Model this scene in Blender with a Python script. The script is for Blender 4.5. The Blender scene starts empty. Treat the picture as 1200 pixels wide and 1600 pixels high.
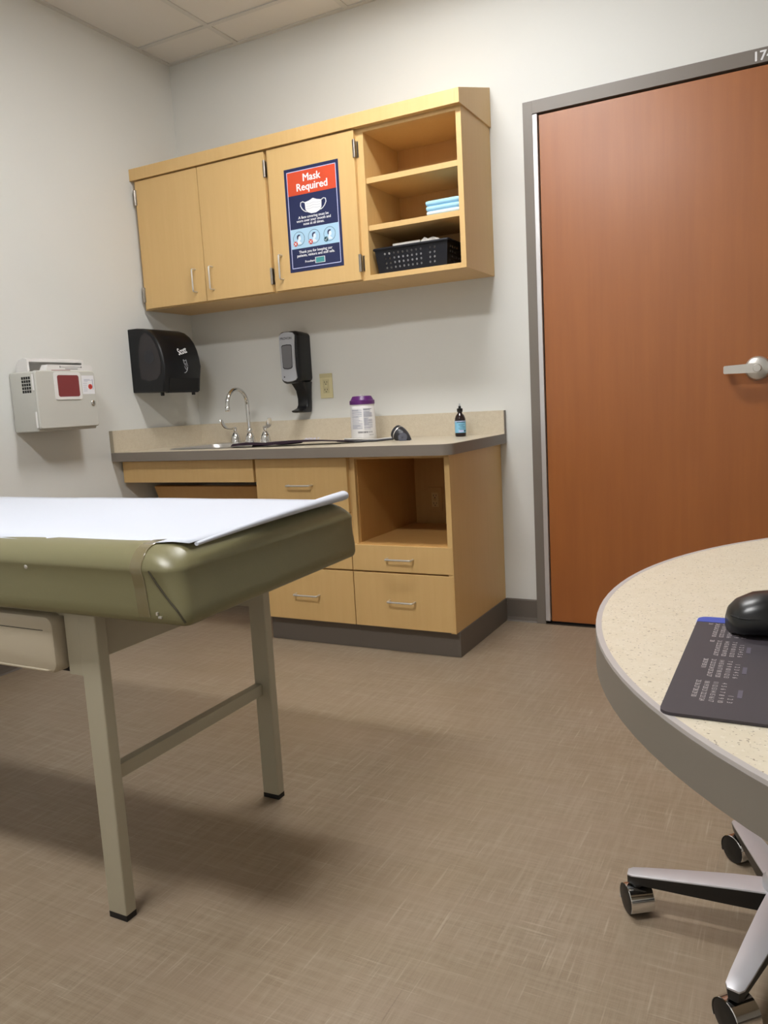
import bpy, bmesh, math, random
from mathutils import Vector, Matrix
random.seed(7)
PI = math.pi
SC = bpy.context.scene
COL = SC.collection

# ------------------------------------------------------------------ camera
cam_d = bpy.data.cameras.new('camera')
cam = bpy.data.objects.new('camera', cam_d); COL.objects.link(cam)
cam.location = (2.8632, -3.3494, 1.0126)
cam.rotation_euler = (1.43287, 0.05494, 0.47942)
cam_d.sensor_fit = 'VERTICAL'; cam_d.sensor_height = 24.0
cam_d.lens = 24.0 * 1239.07 / 1600.0
cam_d.clip_start = 0.02
SC.camera = cam

# ------------------------------------------------------------------ world and exposure (a closed room: the world is not seen)
w = bpy.data.worlds.new('world'); SC.world = w; w.use_nodes = True
w.node_tree.nodes['Background'].inputs[0].default_value = (0.5, 0.52, 0.55, 1)
w.node_tree.nodes['Background'].inputs[1].default_value = 0.1
vs = SC.view_settings
vs.view_transform = 'Standard'; vs.look = 'None'; vs.gamma = 1.0; vs.exposure = 0.0
vs.use_curve_mapping = False
LIGHT_COLOR = (0.99, 0.99, 0.985)
LIGHT_STRENGTH = (75.0, 51.0)                      # both ceiling troffers (narrow centre lens)
TROFFERS = [(1.656, -2.975), (1.656, -1.145)]
H = 2.752                                  # ceiling height
RX, FY = 4.10, -4.30                       # right wall, front wall

# ------------------------------------------------------------------ helpers
WORLD = {}

def lin(c):
    return tuple(((v / 255.0) / 12.92) if v / 255.0 <= 0.04045 else (((v / 255.0) + 0.055) / 1.055) ** 2.4 for v in c[:3])

def obj(name, bm, mat, parent=None, smooth=None, base=None):
    bmesh.ops.recalc_face_normals(bm, faces=bm.faces[:])
    xs = [v.co for v in bm.verts]
    mn = Vector((min(v.x for v in xs), min(v.y for v in xs), min(v.z for v in xs)))
    mx = Vector((max(v.x for v in xs), max(v.y for v in xs), max(v.z for v in xs)))
    o0 = Vector(base) if base else (Vector(((mn.x + mx.x) / 2, (mn.y + mx.y) / 2, mn.z)) if parent is None else (mn + mx) / 2)
    bmesh.ops.translate(bm, verts=bm.verts[:], vec=-o0)
    me = bpy.data.meshes.new(name); bm.to_mesh(me); bm.free()
    if isinstance(mat, (list, tuple)):
        for m_ in mat: me.materials.append(m_)
    else:
        me.materials.append(mat)
    if smooth is not None:
        for p in me.polygons: p.use_smooth = True
        me.set_sharp_from_angle(angle=math.radians(smooth))
    return link(name, me, o0, parent)

def link(name, me, o0, parent=None):
    o = bpy.data.objects.new(name, me); COL.objects.link(o)
    o0 = Vector(o0); WORLD[o.name] = o0
    if parent:
        o.parent = parent; o.location = o0 - WORLD[parent.name]
    else:
        o.location = o0
    return o

def tag(o, label=None, cat=None, group=None, kind=None):
    if label: o['label'] = label
    if cat: o['category'] = cat
    if group: o['group'] = group
    if kind: o['kind'] = kind
    return o

def thing(name, label, cat, loc, group=None, kind=None):
    o = bpy.data.objects.new(name, None); COL.objects.link(o)
    o.empty_display_size = 0.05
    o.location = loc; WORLD[o.name] = Vector(loc)
    return tag(o, label, cat, group, kind)

def B(*boxes, bev=0.0, seg=2):
    bm = bmesh.new()
    for b in boxes: box(bm, *b, bev=bev, seg=seg)
    return bm

def box(bm, x0, x1, y0, y1, z0, z1, bev=0.0, seg=2):
    vs_ = [bm.verts.new((x, y, z)) for x in (x0, x1) for y in (y0, y1) for z in (z0, z1)]
    q = [(0, 1, 3, 2), (4, 6, 7, 5), (0, 4, 5, 1), (2, 3, 7, 6), (0, 2, 6, 4), (1, 5, 7, 3)]
    fs = [bm.faces.new([vs_[i] for i in f]) for f in q]
    if bev > 0:
        es = list({e for f in fs for e in f.edges})
        bmesh.ops.bevel(bm, geom=es, offset=bev, segments=seg, affect='EDGES', profile=0.5)
    return vs_

def prism(bm, poly, axis, a0, a1):
    def P(p, a):
        return {'x': (a, p[0], p[1]), 'y': (p[0], a, p[1]), 'z': (p[0], p[1], a)}[axis]
    A = [bm.verts.new(P(p, a0)) for p in poly]; C = [bm.verts.new(P(p, a1)) for p in poly]
    n = len(poly)
    bm.faces.new(A); bm.faces.new(C[::-1])
    for i in range(n): bm.faces.new((A[i], A[(i + 1) % n], C[(i + 1) % n], C[i]))
    return bm

def loft(bm, rings, cap=True):
    R = [[bm.verts.new(p) for p in r] for r in rings]
    n = len(R[0])
    for a, b in zip(R, R[1:]):
        for i in range(n): bm.faces.new((a[i], a[(i + 1) % n], b[(i + 1) % n], b[i]))
    if cap:
        bm.faces.new(R[0][::-1]); bm.faces.new(R[-1])
    return bm

def frame_of(d):
    d = Vector(d).normalized()
    u = d.cross(Vector((0, 0, 1)))
    if u.length < 1e-4: u = Vector((1, 0, 0))
    u.normalize()
    return d, u, d.cross(u).normalized()

def lathe(bm, prof, c=(0, 0, 0), d=(0, 0, 1), seg=24):
    d, u, v = frame_of(d); c = Vector(c)
    return loft(bm, [[c + d * h + (u * math.cos(2 * PI * i / seg) + v * math.sin(2 * PI * i / seg)) * max(r, 1e-4) for i in range(seg)] for r, h in prof])

def tube(bm, pts, r, seg=10):
    pts = [Vector(p) for p in pts]
    rs = r if isinstance(r, (list, tuple)) else [r] * len(pts)
    rings = []; u = None
    for i, p in enumerate(pts):
        d = ((pts[i] - pts[i - 1]).normalized() if i else Vector()) + ((pts[i + 1] - pts[i]).normalized() if i + 1 < len(pts) else Vector())
        d.normalize()
        if u is None: _, u, _ = frame_of(d)
        u = (u - d * u.dot(d)).normalized(); v = d.cross(u)
        rings.append([p + (u * math.cos(2 * PI * k / seg) + v * math.sin(2 * PI * k / seg)) * rs[i] for k in range(seg)])
    return loft(bm, rings)

def rrect(x0, x1, y0, y1, r, n=6):
    r = min(r, (x1 - x0) / 2 - 1e-4, (y1 - y0) / 2 - 1e-4)
    out = []
    for cx, cy, a in ((x1 - r, y1 - r, 0), (x0 + r, y1 - r, 90), (x0 + r, y0 + r, 180), (x1 - r, y0 + r, 270)):
        for k in range(n + 1):
            t = math.radians(a + 90 * k / n); out.append((cx + r * math.cos(t), cy + r * math.sin(t)))
    return out

def text_bm(s, size, origin, right, up, align='LEFT', bold=0.0, depth=0.0003, bm=None, lift=0.0, line=1.0, squeeze=1.0):
    cu = bpy.data.curves.new('lettering', 'FONT'); cu.body = s; cu.size = size; cu.align_x = align
    cu.resolution_u = 3; cu.space_line = line
    ob = bpy.data.objects.new('lettering', cu); COL.objects.link(ob)
    dg = bpy.context.evaluated_depsgraph_get()
    me = bpy.data.meshes.new_from_object(ob.evaluated_get(dg))
    bpy.data.objects.remove(ob); bpy.data.curves.remove(cu)
    if bm is None: bm = bmesh.new()
    if bold > 0:
        for dx, dy in ((-bold, 0), (bold, 0), (0, bold * 0.7), (0, -bold * 0.7)):
            o1 = Vector(origin) + Vector(right).normalized() * dx + Vector(up).normalized() * dy
            text_bm(s, size, o1, right, up, align, 0.0, depth, bm, lift + 0.00002 * (1 + (dx > 0) + 2 * (dy > 0) + (dy < 0) * 3), line, squeeze)
    rt, upv = Vector(right).normalized(), Vector(up).normalized(); nn = rt.cross(upv); o0 = Vector(origin)
    n0 = len(bm.verts); bm.from_mesh(me); bpy.data.meshes.remove(me)
    bm.verts.ensure_lookup_table()
    for v in bm.verts[n0:]:
        v.co = o0 + rt * (v.co.x * squeeze) + upv * v.co.y + nn * (v.co.z + lift)
    return bm

# ------------------------------------------------------------------ materials (procedural)
def mat(name, rgb, rough=0.5, metal=0.0, spec=0.5, emit=None, strength=0.0, alpha=1.0, coat=0.0, trans=0.0):
    m = bpy.data.materials.new(name); m.use_nodes = True
    b = m.node_tree.nodes['Principled BSDF']
    b.inputs['Base Color'].default_value = (*lin(rgb), 1)
    b.inputs['Roughness'].default_value = rough
    b.inputs['Metallic'].default_value = metal
    b.inputs['Specular IOR Level'].default_value = spec
    b.inputs['Alpha'].default_value = alpha
    b.inputs['Coat Weight'].default_value = coat; b.inputs['Coat Roughness'].default_value = 0.3 if coat == 0.55 else 0.08 if coat > 0.5 else 0.25
    b.inputs['Transmission Weight'].default_value = trans
    if emit:
        b.inputs['Emission Color'].default_value = (*emit, 1); b.inputs['Emission Strength'].default_value = strength
    return m

class NT:
    def __init__(s, m): s.t = m.node_tree; s.b = s.t.nodes['Principled BSDF']
    def n(s, typ, **kw):
        x = s.t.nodes.new(typ)
        for k, v in kw.items():
            if k.startswith('i_'): x.inputs[k[2:].replace('_', ' ')].default_value = v
            else: setattr(x, k, v)
        return x
    def l(s, a, b): s.t.links.new(a, b)
    def coords(s, scale=(1, 1, 1), world=False, rot=(0, 0, 0)):
        if world: src = s.n('ShaderNodeNewGeometry').outputs['Position']
        else: src = s.n('ShaderNodeTexCoord').outputs['Object']
        mp = s.n('ShaderNodeMapping'); mp.inputs['Scale'].default_value = scale; mp.inputs['Rotation'].default_value = rot
        s.l(src, mp.inputs['Vector']); return mp.outputs['Vector']
    def noise(s, vec, scale=5, detail=4, rough=0.6):
        x = s.n('ShaderNodeTexNoise'); x.inputs['Scale'].default_value = scale; x.inputs['Detail'].default_value = detail; x.inputs['Roughness'].default_value = rough
        s.l(vec, x.inputs['Vector']); return x.outputs['Fac']
    def ramp(s, fac, stops):
        r = s.n('ShaderNodeValToRGB'); e = r.color_ramp.elements
        while len(e) < len(stops): e.new(0.5)
        for k, (p, c) in enumerate(stops):
            e[k].position = p; e[k].color = (*c, 1) if len(c) == 3 else c
        s.l(fac, r.inputs['Fac']); return r.outputs['Color']
    def mix(s, fac, a, b, mode='MIX'):
        x = s.n('ShaderNodeMix', data_type='RGBA', blend_type=mode)
        if isinstance(fac, (int, float)): x.inputs[0].default_value = fac
        else: s.l(fac, x.inputs[0])
        for i, v in ((6, a), (7, b)):
            if isinstance(v, tuple): x.inputs[i].default_value = (*v, 1)
            else: s.l(v, x.inputs[i])
        return x.outputs[2]
    def color(s, c): s.l(c, s.b.inputs['Base Color'])
    def bump(s, h, strength=0.1, dist=0.001):
        x = s.n('ShaderNodeBump'); x.inputs['Strength'].default_value = strength; x.inputs['Distance'].default_value = dist
        s.l(h, x.inputs['Height']); s.l(x.outputs['Normal'], s.b.inputs['Normal'])

def g(v): return (v, v, v)

def wood(name, rgb, dark, rough, scale, amount=0.5, coat=0.0, axis='z'):
    m = mat(name, rgb, rough, coat=coat); t = NT(m)
    st = {'z': (scale, scale, scale * 0.05), 'x': (scale * 0.05, scale, scale)}[axis]
    f = t.noise(t.coords(st), 1.0, 5, 0.65)
    blotch = t.noise(t.coords((3, 3, 1.2)), 1.3, 3)
    c = t.mix(t.ramp(f, [(0.35, g(0)), (0.7, g(amount))]), lin(rgb), lin(dark))
    c = t.mix(t.ramp(blotch, [(0.35, g(0)), (0.75, g(amount * 0.6))]), c, lin(dark))
    t.color(c); t.bump(f, 0.03)
    return m

def paint(name, rgb, rough=0.6, tex=90):
    m = mat(name, rgb, rough, spec=0.3); t = NT(m)
    f = t.noise(t.coords(world=True), tex, 3)
    t.bump(f, 0.06, 0.002)
    v = t.noise(t.coords(world=True), 1.3, 2)
    t.color(t.mix(t.ramp(v, [(0.3, g(0)), (0.7, g(1))]), lin(rgb), lin(tuple(c * 0.985 for c in rgb))))
    return m

def speckle(name, rgb, light, dark, rough=0.35):
    m = mat(name, rgb, rough); t = NT(m)
    a = t.noise(t.coords((1, 1, 1), world=True), 260, 2, 0.5)
    b = t.noise(t.coords((1, 1, 1), world=True, rot=(0.4, 0.3, 0.6)), 330, 1, 0.5)
    c0 = t.noise(t.coords(world=True), 60, 3)
    c = t.mix(t.ramp(c0, [(0.35, g(0)), (0.65, g(0.35))]), lin(rgb), lin(light))
    c = t.mix(t.ramp(a, [(0.60, g(0)), (0.68, g(0.75))]), c, lin(light))
    c = t.mix(t.ramp(b, [(0.66, g(0)), (0.72, g(0.75))]), c, lin(dark))
    t.color(c); return m

M = {}
M['wall'] = paint('wall_paint', (222, 222, 218))
M['ceiling'] = paint('ceiling_tile_white', (222, 219, 214), 0.9, 300)
M['tee'] = mat('ceiling_grid_white', (205, 203, 199), 0.5)
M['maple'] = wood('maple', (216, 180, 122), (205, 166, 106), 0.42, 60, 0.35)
M['maple_shaded'] = wood('maple_shaded_interior', (202, 156, 94), (190, 142, 80), 0.5, 50, 0.4)  # same maple, darkened to paint in the shade of recesses
M['cherry'] = wood('cherry_door_veneer', (160, 93, 35), (142, 78, 26), 0.5, 26, 0.5, coat=0.55)
M['frame'] = mat('grey_brown_painted_steel', (118, 110, 102), 0.45)
M['rubber'] = mat('grey_brown_rubber_base', (104, 96, 88), 0.55)
M['edge'] = mat('grey_brown_laminate_edge', (126, 117, 108), 0.4)
M['counter'] = speckle('beige_speckled_laminate', (202, 190, 168), (217, 207, 188), (176, 156, 126))
M['desk_top'] = speckle('cream_speckled_laminate', (216, 206, 184), (230, 222, 206), (120, 104, 82), 0.3)
M['desk_edge'] = mat('grey_desk_edging', (126, 119, 110), 0.42)
M['lip'] = mat('pale_lavender_edge_lip', (184, 178, 176), 0.35)
M['alu'] = mat('anodised_aluminium', (214, 212, 214), 0.35, 0.6)
M['nickel'] = mat('satin_nickel', (214, 211, 206), 0.3, 0.75)
M['chrome'] = mat('chrome', (225, 225, 225), 0.08, 1.0)
M['steel'] = mat('brushed_stainless', (216, 213, 209), 0.35, 0.9)
M['hinge'] = mat('hinge_steel', (170, 163, 154), 0.3, 1.0)
M['dark_metal'] = mat('dark_threshold_metal', (60, 52, 46), 0.5, 0.5)  # dark brown metal of the door threshold
M['black'] = mat('black_plastic', (14, 15, 19), 0.34, spec=0.4)
M['black_soft'] = mat('black_plastic_matte', (26, 26, 30), 0.5)
M['smoke'] = mat('smoked_plastic', (44, 40, 42), 0.25)
M['void'] = mat('black_opening', (8, 8, 9), 0.7)
M['silver'] = mat('silver_grey_plastic', (172, 174, 180), 0.4, 0.15)
M['window_grey'] = mat('grey_translucent_window', (108, 108, 112), 0.3)
M['ivory'] = mat('ivory_plastic', (214, 204, 160), 0.4)
M['ivory_darker'] = mat('ivory_plastic_darker', (198, 188, 146), 0.4)  # slightly darker ivory for the receptacle face and upper strip
M['sharps'] = mat('pale_grey_enclosure', (198, 197, 190), 0.45)
M['sharps_light'] = mat('white_plastic', (226, 224, 222), 0.35)
M['red_win'] = mat('dark_red_window', (128, 52, 54), 0.2)
M['white'] = mat('white_print', (238, 238, 240), 0.5)
M['label_white'] = mat('white_label_paper', (232, 232, 236), 0.45)
M['grey_print'] = mat('grey_print', (180, 182, 196), 0.6)
M['dark_print'] = mat('dark_print', (46, 46, 54), 0.6)
M['paleblue'] = mat('pale_blue_print', (172, 208, 232), 0.5)
M['navy'] = mat('navy_print', (25, 35, 78), 0.5)
M['orange'] = mat('orange_red_print', (208, 74, 40), 0.5)
M['red'] = mat('red_print', (206, 62, 48), 0.5)
M['teal'] = mat('teal_print', (70, 150, 152), 0.5)
M['teal_dark'] = mat('dark_teal_print', (20, 74, 88), 0.5)
M['lavender'] = mat('lavender_line_print', (196, 200, 236), 0.5)
M['skin'] = mat('white_portrait_print', (226, 236, 244), 0.5)
M['purple'] = mat('purple_lid', (88, 30, 104), 0.35)
M['canister'] = mat('white_canister', (228, 226, 226), 0.4)
M['amber'] = mat('dark_amber_bottle', (34, 18, 16), 0.12)
M['bottle_label'] = mat('light_blue_label', (134, 196, 228), 0.5)
M['cuff'] = mat('dark_purple_nylon', (40, 26, 38), 0.8, spec=0.15)
M['tubing'] = mat('pale_grey_tubing', (196, 192, 186), 0.4)
M['gauge'] = mat('charcoal_rubber', (38, 38, 44), 0.4)
M['gauge_grey'] = mat('slate_plastic', (84, 86, 98), 0.45)
M['basket'] = mat('blue_black_plastic', (13, 14, 23), 0.5, spec=0.35)
M['packet'] = mat('grey_white_packet', (196, 192, 186), 0.6)
M['cloth'] = mat('light_blue_drape', (162, 210, 236), 0.8)
M['paper'] = mat('exam_paper_white', (200, 205, 217), 0.6)
M['tape'] = mat('tan_clear_tape', (116, 106, 76), 0.12, coat=0.6)
M['seam'] = mat('dark_vinyl_seam', (60, 54, 36), 0.6)
M['table_metal'] = mat('taupe_painted_metal', (174, 167, 146), 0.42)
M['drawer_plastic'] = mat('beige_drawer_plastic', (182, 171, 150), 0.4)
M['mouse'] = mat('black_mouse', (14, 15, 18), 0.32)
M['mat_dark'] = mat('charcoal_mouse_mat', (62, 56, 62), 0.55)
M['mat_blue'] = mat('blue_mat_stripe', (62, 82, 176), 0.5)
M['mat_edge'] = mat('white_mat_edge', (210, 210, 220), 0.5)
M['mat_print'] = mat('pale_mat_print', (196, 188, 188), 0.6)
M['polished'] = mat('polished_aluminium', (206, 206, 212), 0.32, 0.5)
M['cap_black'] = mat('caster_black', (16, 16, 17), 0.4)
M['seat_vinyl'] = mat('black_vinyl', (28, 28, 30), 0.45)
M['foot'] = mat('black_rubber_foot', (14, 13, 12), 0.6)

def vinyl():
    m = mat('olive_vinyl', (117, 112, 79), 0.36, spec=0.55); t = NT(m)
    a = t.noise(t.coords(world=True), 420, 2); b = t.noise(t.coords((1, 1, 1), world=True), 9, 3)
    x = t.n('ShaderNodeMath', operation='MULTIPLY_ADD'); t.l(b, x.inputs[0]); x.inputs[1].default_value = 6.0; t.l(a, x.inputs[2])
    t.bump(x.outputs[0], 0.12, 0.0012)
    return m
M['vinyl'] = vinyl()

def floor_mat():
    m = mat('woven_look_vinyl', (150, 130, 108), 0.42, spec=0.4); t = NT(m)
    ax = t.noise(t.coords((12, 420, 1), world=True), 1, 3, 0.6)
    ay = t.noise(t.coords((420, 12, 1), world=True), 1, 3, 0.6)
    bx = t.noise(t.coords((5, 70, 1), world=True), 1, 4, 0.7)
    by = t.noise(t.coords((70, 5, 1), world=True), 1, 4, 0.7)
    tx = t.noise(t.coords((8, 190, 1), world=True), 1, 1, 0.4)
    ty = t.noise(t.coords((190, 7, 1), world=True), 1, 1, 0.4)
    blot = t.noise(t.coords(world=True), 2.6, 3)
    base, dk, lt = lin((153, 137, 117)), lin((128, 111, 92)), lin((174, 159, 139))
    c = t.mix(t.ramp(ax, [(0.35, g(0)), (0.7, g(0.6))]), base, dk)
    c = t.mix(t.ramp(ay, [(0.35, g(0)), (0.7, g(0.6))]), c, dk)
    c = t.mix(t.ramp(bx, [(0.45, g(0)), (0.75, g(0.55))]), c, lt)
    c = t.mix(t.ramp(by, [(0.45, g(0)), (0.75, g(0.55))]), c, lt)
    c = t.mix(t.ramp(tx, [(0.66, g(0)), (0.74, g(0.34))]), c, lin((194, 180, 160)))
    c = t.mix(t.ramp(ty, [(0.66, g(0)), (0.74, g(0.4))]), c, lin((194, 180, 160)))
    c = t.mix(t.ramp(blot, [(0.3, g(0)), (0.75, g(0.55))]), c, lin((140, 121, 97)))
    blot2 = t.noise(t.coords((1.2, 3.5, 1), world=True), 2.2, 4)
    c = t.mix(t.ramp(blot2, [(0.42, g(0)), (0.7, g(0.4))]), c, lin((156, 137, 119)))
    t.color(c); t.bump(ax, 0.08, 0.0006)
    return m
M['floor'] = floor_mat()

# ------------------------------------------------------------------ room shell
def struct(name, bm, m, label, cat=None, parent=None, smooth=None):
    o = obj(name, bm, m, parent, smooth)
    return tag(o, label, cat, kind='structure')

fl = thing('floor', 'brown woven-look vinyl floor in long tiles', 'floor', (2, -2, 0), kind='structure')
obj('subfloor', B((-0.12, RX + 0.12, FY - 0.12, 0.12, -0.12, -0.004)), M['rubber'], fl)
TW, TH = 0.914, 0.457
y = -2.332 + TH * 6; row = 0
tile_mesh = {}
while y > FY:
    x = -(row % 2) * TW / 2 - 0.02
    while x < RX:
        x0, x1 = max(x, 0.0), min(x + TW, RX); y0, y1 = max(y - TH, FY), min(y, 0.0)
        if x1 - x0 > 0.01 and y1 - y0 > 0.01:
            key = (round(x1 - x0, 3), round(y1 - y0, 3))
            c = ((x0 + x1) / 2, (y0 + y1) / 2, -0.002)
            if key in tile_mesh: link('floor_tile', tile_mesh[key], c, fl)
            else:
                tile_mesh[key] = obj('floor_tile', B((x0 + 0.00012, x1 - 0.00012, y0 + 0.00012, y1 - 0.00012, -0.004, 0.0)), M['floor'], fl, base=c).data
        x += TW
    y -= TH; row += 1

DX0, DX1, DZ = 1.8785, 2.832, 2.134      # clear opening of the door frame
struct('wall_back', B((-0.12, DX0 - 0.03, 0, 0.12, 0, 2.95), (DX1 + 0.03, RX + 0.12, 0, 0.12, 0, 2.95), (DX0 - 0.03, DX1 + 0.03, 0, 0.12, DZ + 0.045, 2.95)), M['wall'],
       'off-white painted back wall behind cabinets and door', 'wall')
struct('wall_left', B((-0.12, 0, FY, 0, 0, 2.95)), M['wall'], 'off-white painted side wall behind the sharps box', 'wall')
struct('wall_right', B((RX, RX + 0.12, FY, 0, 0, 2.95)), M['wall'], 'off-white painted wall at the end of the desk', 'wall')
struct('wall_front', B((-0.12, RX + 0.12, FY - 0.12, FY, 0, 2.95)), M['wall'], 'off-white painted wall facing the cabinets', 'wall')

def base_profile():   # (distance from wall, height): flat cove base
    return [(0, 0), (0.014, 0), (0.009, 0.006), (0.006, 0.02), (0.006, 0.098), (0.004, 0.1035), (0, 0.1035)]
bm = bmesh.new()
prism(bm, [(-d, z) for d, z in base_profile()], 'x', 1.696, 1.8385)
prism(bm, [(-d, z) for d, z in base_profile()], 'x', 2.873, RX)
prism(bm, [(-d, z) for d, z in base_profile()], 'x', 0.0, 0.785)
struct('baseboard_back', bm, M['rubber'], 'grey-brown rubber base at the foot of the back wall', 'baseboard')
struct('baseboard_left', prism(bmesh.new(), [(d, z) for d, z in base_profile()], 'y', FY, -0.015), M['rubber'], 'grey-brown rubber base at the foot of the side wall under the exam table', 'baseboard')
struct('baseboard_right', prism(bmesh.new(), [(RX - d, z) for d, z in base_profile()], 'y', FY, -0.015), M['rubber'], 'grey-brown rubber base under the end of the desk', 'baseboard')

# ceiling: slab, recessed 2 x 2 ft panels, tee grid
ce = thing('ceiling', 'suspended ceiling of off-white square panels in a thin grid', 'ceiling', (2, -2, H), kind='structure')
obj('ceiling_deck', B((-0.12, RX + 0.12, FY - 0.12, 0.12, H + 0.1, H + 0.2)), M['ceiling'], ce)
GX = [0.0] + [0.438 + 0.609 * k for k in range(7)]; GX = [x for x in GX if x < RX] + [RX]
GY = [0.0] + [-0.228 - 0.609 * k for k in range(8)]; GY = [y_ for y_ in GY if y_ > FY] + [FY]
def in_troffer(cx, cy):
    return any(abs(cx - a) < 0.6 and abs(cy - b) < 0.3 for a, b in TROFFERS)
panel = {}
for x0, x1 in zip(GX, GX[1:]):
    for y1, y0 in zip(GY, GY[1:]):
        if in_troffer((x0 + x1) / 2, (y0 + y1) / 2): continue
        key = (round(x1 - x0, 3), round(y1 - y0, 3)); c = ((x0 + x1) / 2, (y0 + y1) / 2, H + 0.012)
        if key in panel: link('ceiling_panel', panel[key], c, ce)
        else: panel[key] = obj('ceiling_panel', B((x0 + 0.001, x1 - 0.001, y0 + 0.001, y1 - 0.001, H + 0.005, H + 0.02)), M['ceiling'], ce, base=c).data
for x in GX[1:-1]:
    segs = [(FY, 0.0)]
    for a, b in TROFFERS:
        if abs(x - a) < 0.55:
            segs = [s for p, q in segs for s in ((p, b - 0.3045), (b + 0.3045, q)) if s[1] > s[0]]
    for p, q in segs: obj('ceiling_tee', B((x - 0.012, x + 0.012, p, q, H, H + 0.005)), M['tee'], ce)
for y_ in GY[1:-1]:
    obj('ceiling_tee', B((0, RX, y_ - 0.012, y_ + 0.012, H - 0.0005, H + 0.0048)), M['tee'], ce)
obj('wall_angle', B((0, RX, -0.022, 0, H - 0.0008, H + 0.0046)), M['tee'], ce)
obj('wall_angle', B((0, 0.022, FY, 0, H - 0.0009, H + 0.0047)), M['tee'], ce)
obj('wall_angle', B((RX - 0.022, RX, FY, 0, H - 0.0009, H + 0.0047)), M['tee'], ce)
obj('wall_angle', B((0, RX, FY, FY + 0.022, H - 0.0008, H + 0.0046)), M['tee'], ce)

for (lx, ly), power, lab in zip(TROFFERS, LIGHT_STRENGTH, ('lit rectangular ceiling troffer above the exam table side of the desk', 'lit rectangular ceiling troffer nearer the cabinets')):
    t = thing('ceiling_light', lab, 'light', (lx, ly, H), 'recessed ceiling troffers')
    a, b = 0.609, 0.3045
    obj('light_frame', B((lx - a, lx + a, ly - b, ly - b + 0.03, H - 0.003, H + 0.03), (lx - a, lx + a, ly + b - 0.03, ly + b, H - 0.003, H + 0.03),
                         (lx - a, lx - a + 0.03, ly - b + 0.03, ly + b - 0.03, H - 0.003, H + 0.03), (lx + a - 0.03, lx + a, ly - b + 0.03, ly + b - 0.03, H - 0.003, H + 0.03)), M['tee'], t)
    obj('reflector', prism(bmesh.new(), [(ly - b + 0.03, H + 0.002), (ly - 0.105, H + 0.045), (ly - 0.105, H + 0.05), (ly - b + 0.03, H + 0.03)], 'x', lx - a + 0.03, lx + a - 0.03), M['tee'], t)
    obj('reflector', prism(bmesh.new(), [(ly + b - 0.03, H + 0.002), (ly + 0.105, H + 0.045), (ly + 0.105, H + 0.05), (ly + b - 0.03, H + 0.03)], 'x', lx - a + 0.03, lx + a - 0.03), M['tee'], t)
    obj('diffuser', B((lx - 0.40, lx + 0.40, ly - 0.105, ly + 0.105, H + 0.001, H + 0.03)), mat('lit_diffuser', (255, 255, 255), 0.6, emit=LIGHT_COLOR, strength=power), t)
    obj('lens_surround', B((lx - a + 0.03, lx - 0.40, ly - 0.105, ly + 0.105, H + 0.003, H + 0.03)), M['tee'], t)
    obj('lens_surround', B((lx + 0.40, lx + a - 0.03, ly - 0.105, ly + 0.105, H + 0.003, H + 0.03)), M['tee'], t)

# ------------------------------------------------------------------ door
dr = thing('door_1', 'cherry-stained wooden door in a grey-brown steel frame', 'door', (2.355, 0, 0), kind='structure')
FO0, FO1, FT = 1.8385, 2.873, 2.1865
obj('jamb', B((FO0, DX0, -0.016, 0.115, 0.0, FT), bev=0.001), M['frame'], dr)
obj('jamb', B((DX1, FO1, -0.016, 0.115, 0.0, FT), bev=0.001), M['frame'], dr)
obj('header', B((DX0, DX1, -0.016, 0.115, DZ + 0.003, FT)), M['frame'], dr)
obj('door_stop', B((DX0, DX0 + 0.016, 0.04, 0.1, 0, DZ + 0.003), (DX1 - 0.016, DX1, 0.04, 0.1, 0, DZ + 0.003), (DX0 + 0.016, DX1 - 0.016, 0.04, 0.1, DZ - 0.013, DZ + 0.003)), M['frame'], dr)
obj('threshold', B((DX0, DX1, -0.016, 0.115, 0.0, 0.004)), M['dark_metal'], dr)
leaf = obj('door_leaf', B((1.9035, 2.8285, -0.010, 0.034, 0.014, DZ - 0.006), bev=0.0012), M['cherry'], dr)
bm = B((DX0 + 0.001, 1.8995, -0.0215, 0.03, 0.016, DZ - 0.002), bev=0.002)
hg = obj('continuous_hinge', bm, M['alu'], dr)
hd = obj('door_handle', lathe(bmesh.new(), [(0.001, 0.016), (0.030, 0.016), (0.040, 0.012), (0.0445, 0.005), (0.0455, 0.0)], (2.718, -0.0105, 1.061), (0, -1, 0), 32), M['nickel'], dr, 35)
hd['label'] = 'satin round rose and lever'
bm = bmesh.new(); lathe(bm, [(0.015, 0), (0.014, 0.03), (0.0155, 0.034), (0.0155, 0.058), (0.013, 0.062)], (2.718, -0.022, 1.061), (0, -1, 0), 24)
prism(bm, [(2.726, 1.046), (2.729, 1.061), (2.726, 1.077), (2.715, 1.079), (2.607, 1.075), (2.604, 1.071), (2.604, 1.049), (2.607, 1.046), (2.715, 1.044)], 'y', -0.082, -0.066)
prism(bm, [(2.604, 1.049), (2.616, 1.048), (2.616, 1.073), (2.604, 1.072)], 'y', -0.07, -0.030)
obj('lever', bm, M['nickel'], hd, 35)
obj('lettering', text_bm('174', 0.046, (2.691, -0.0162, 2.1450), (1, 0, 0), (0, 0, 1), bold=0.0012), M['white'], dr)

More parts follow.
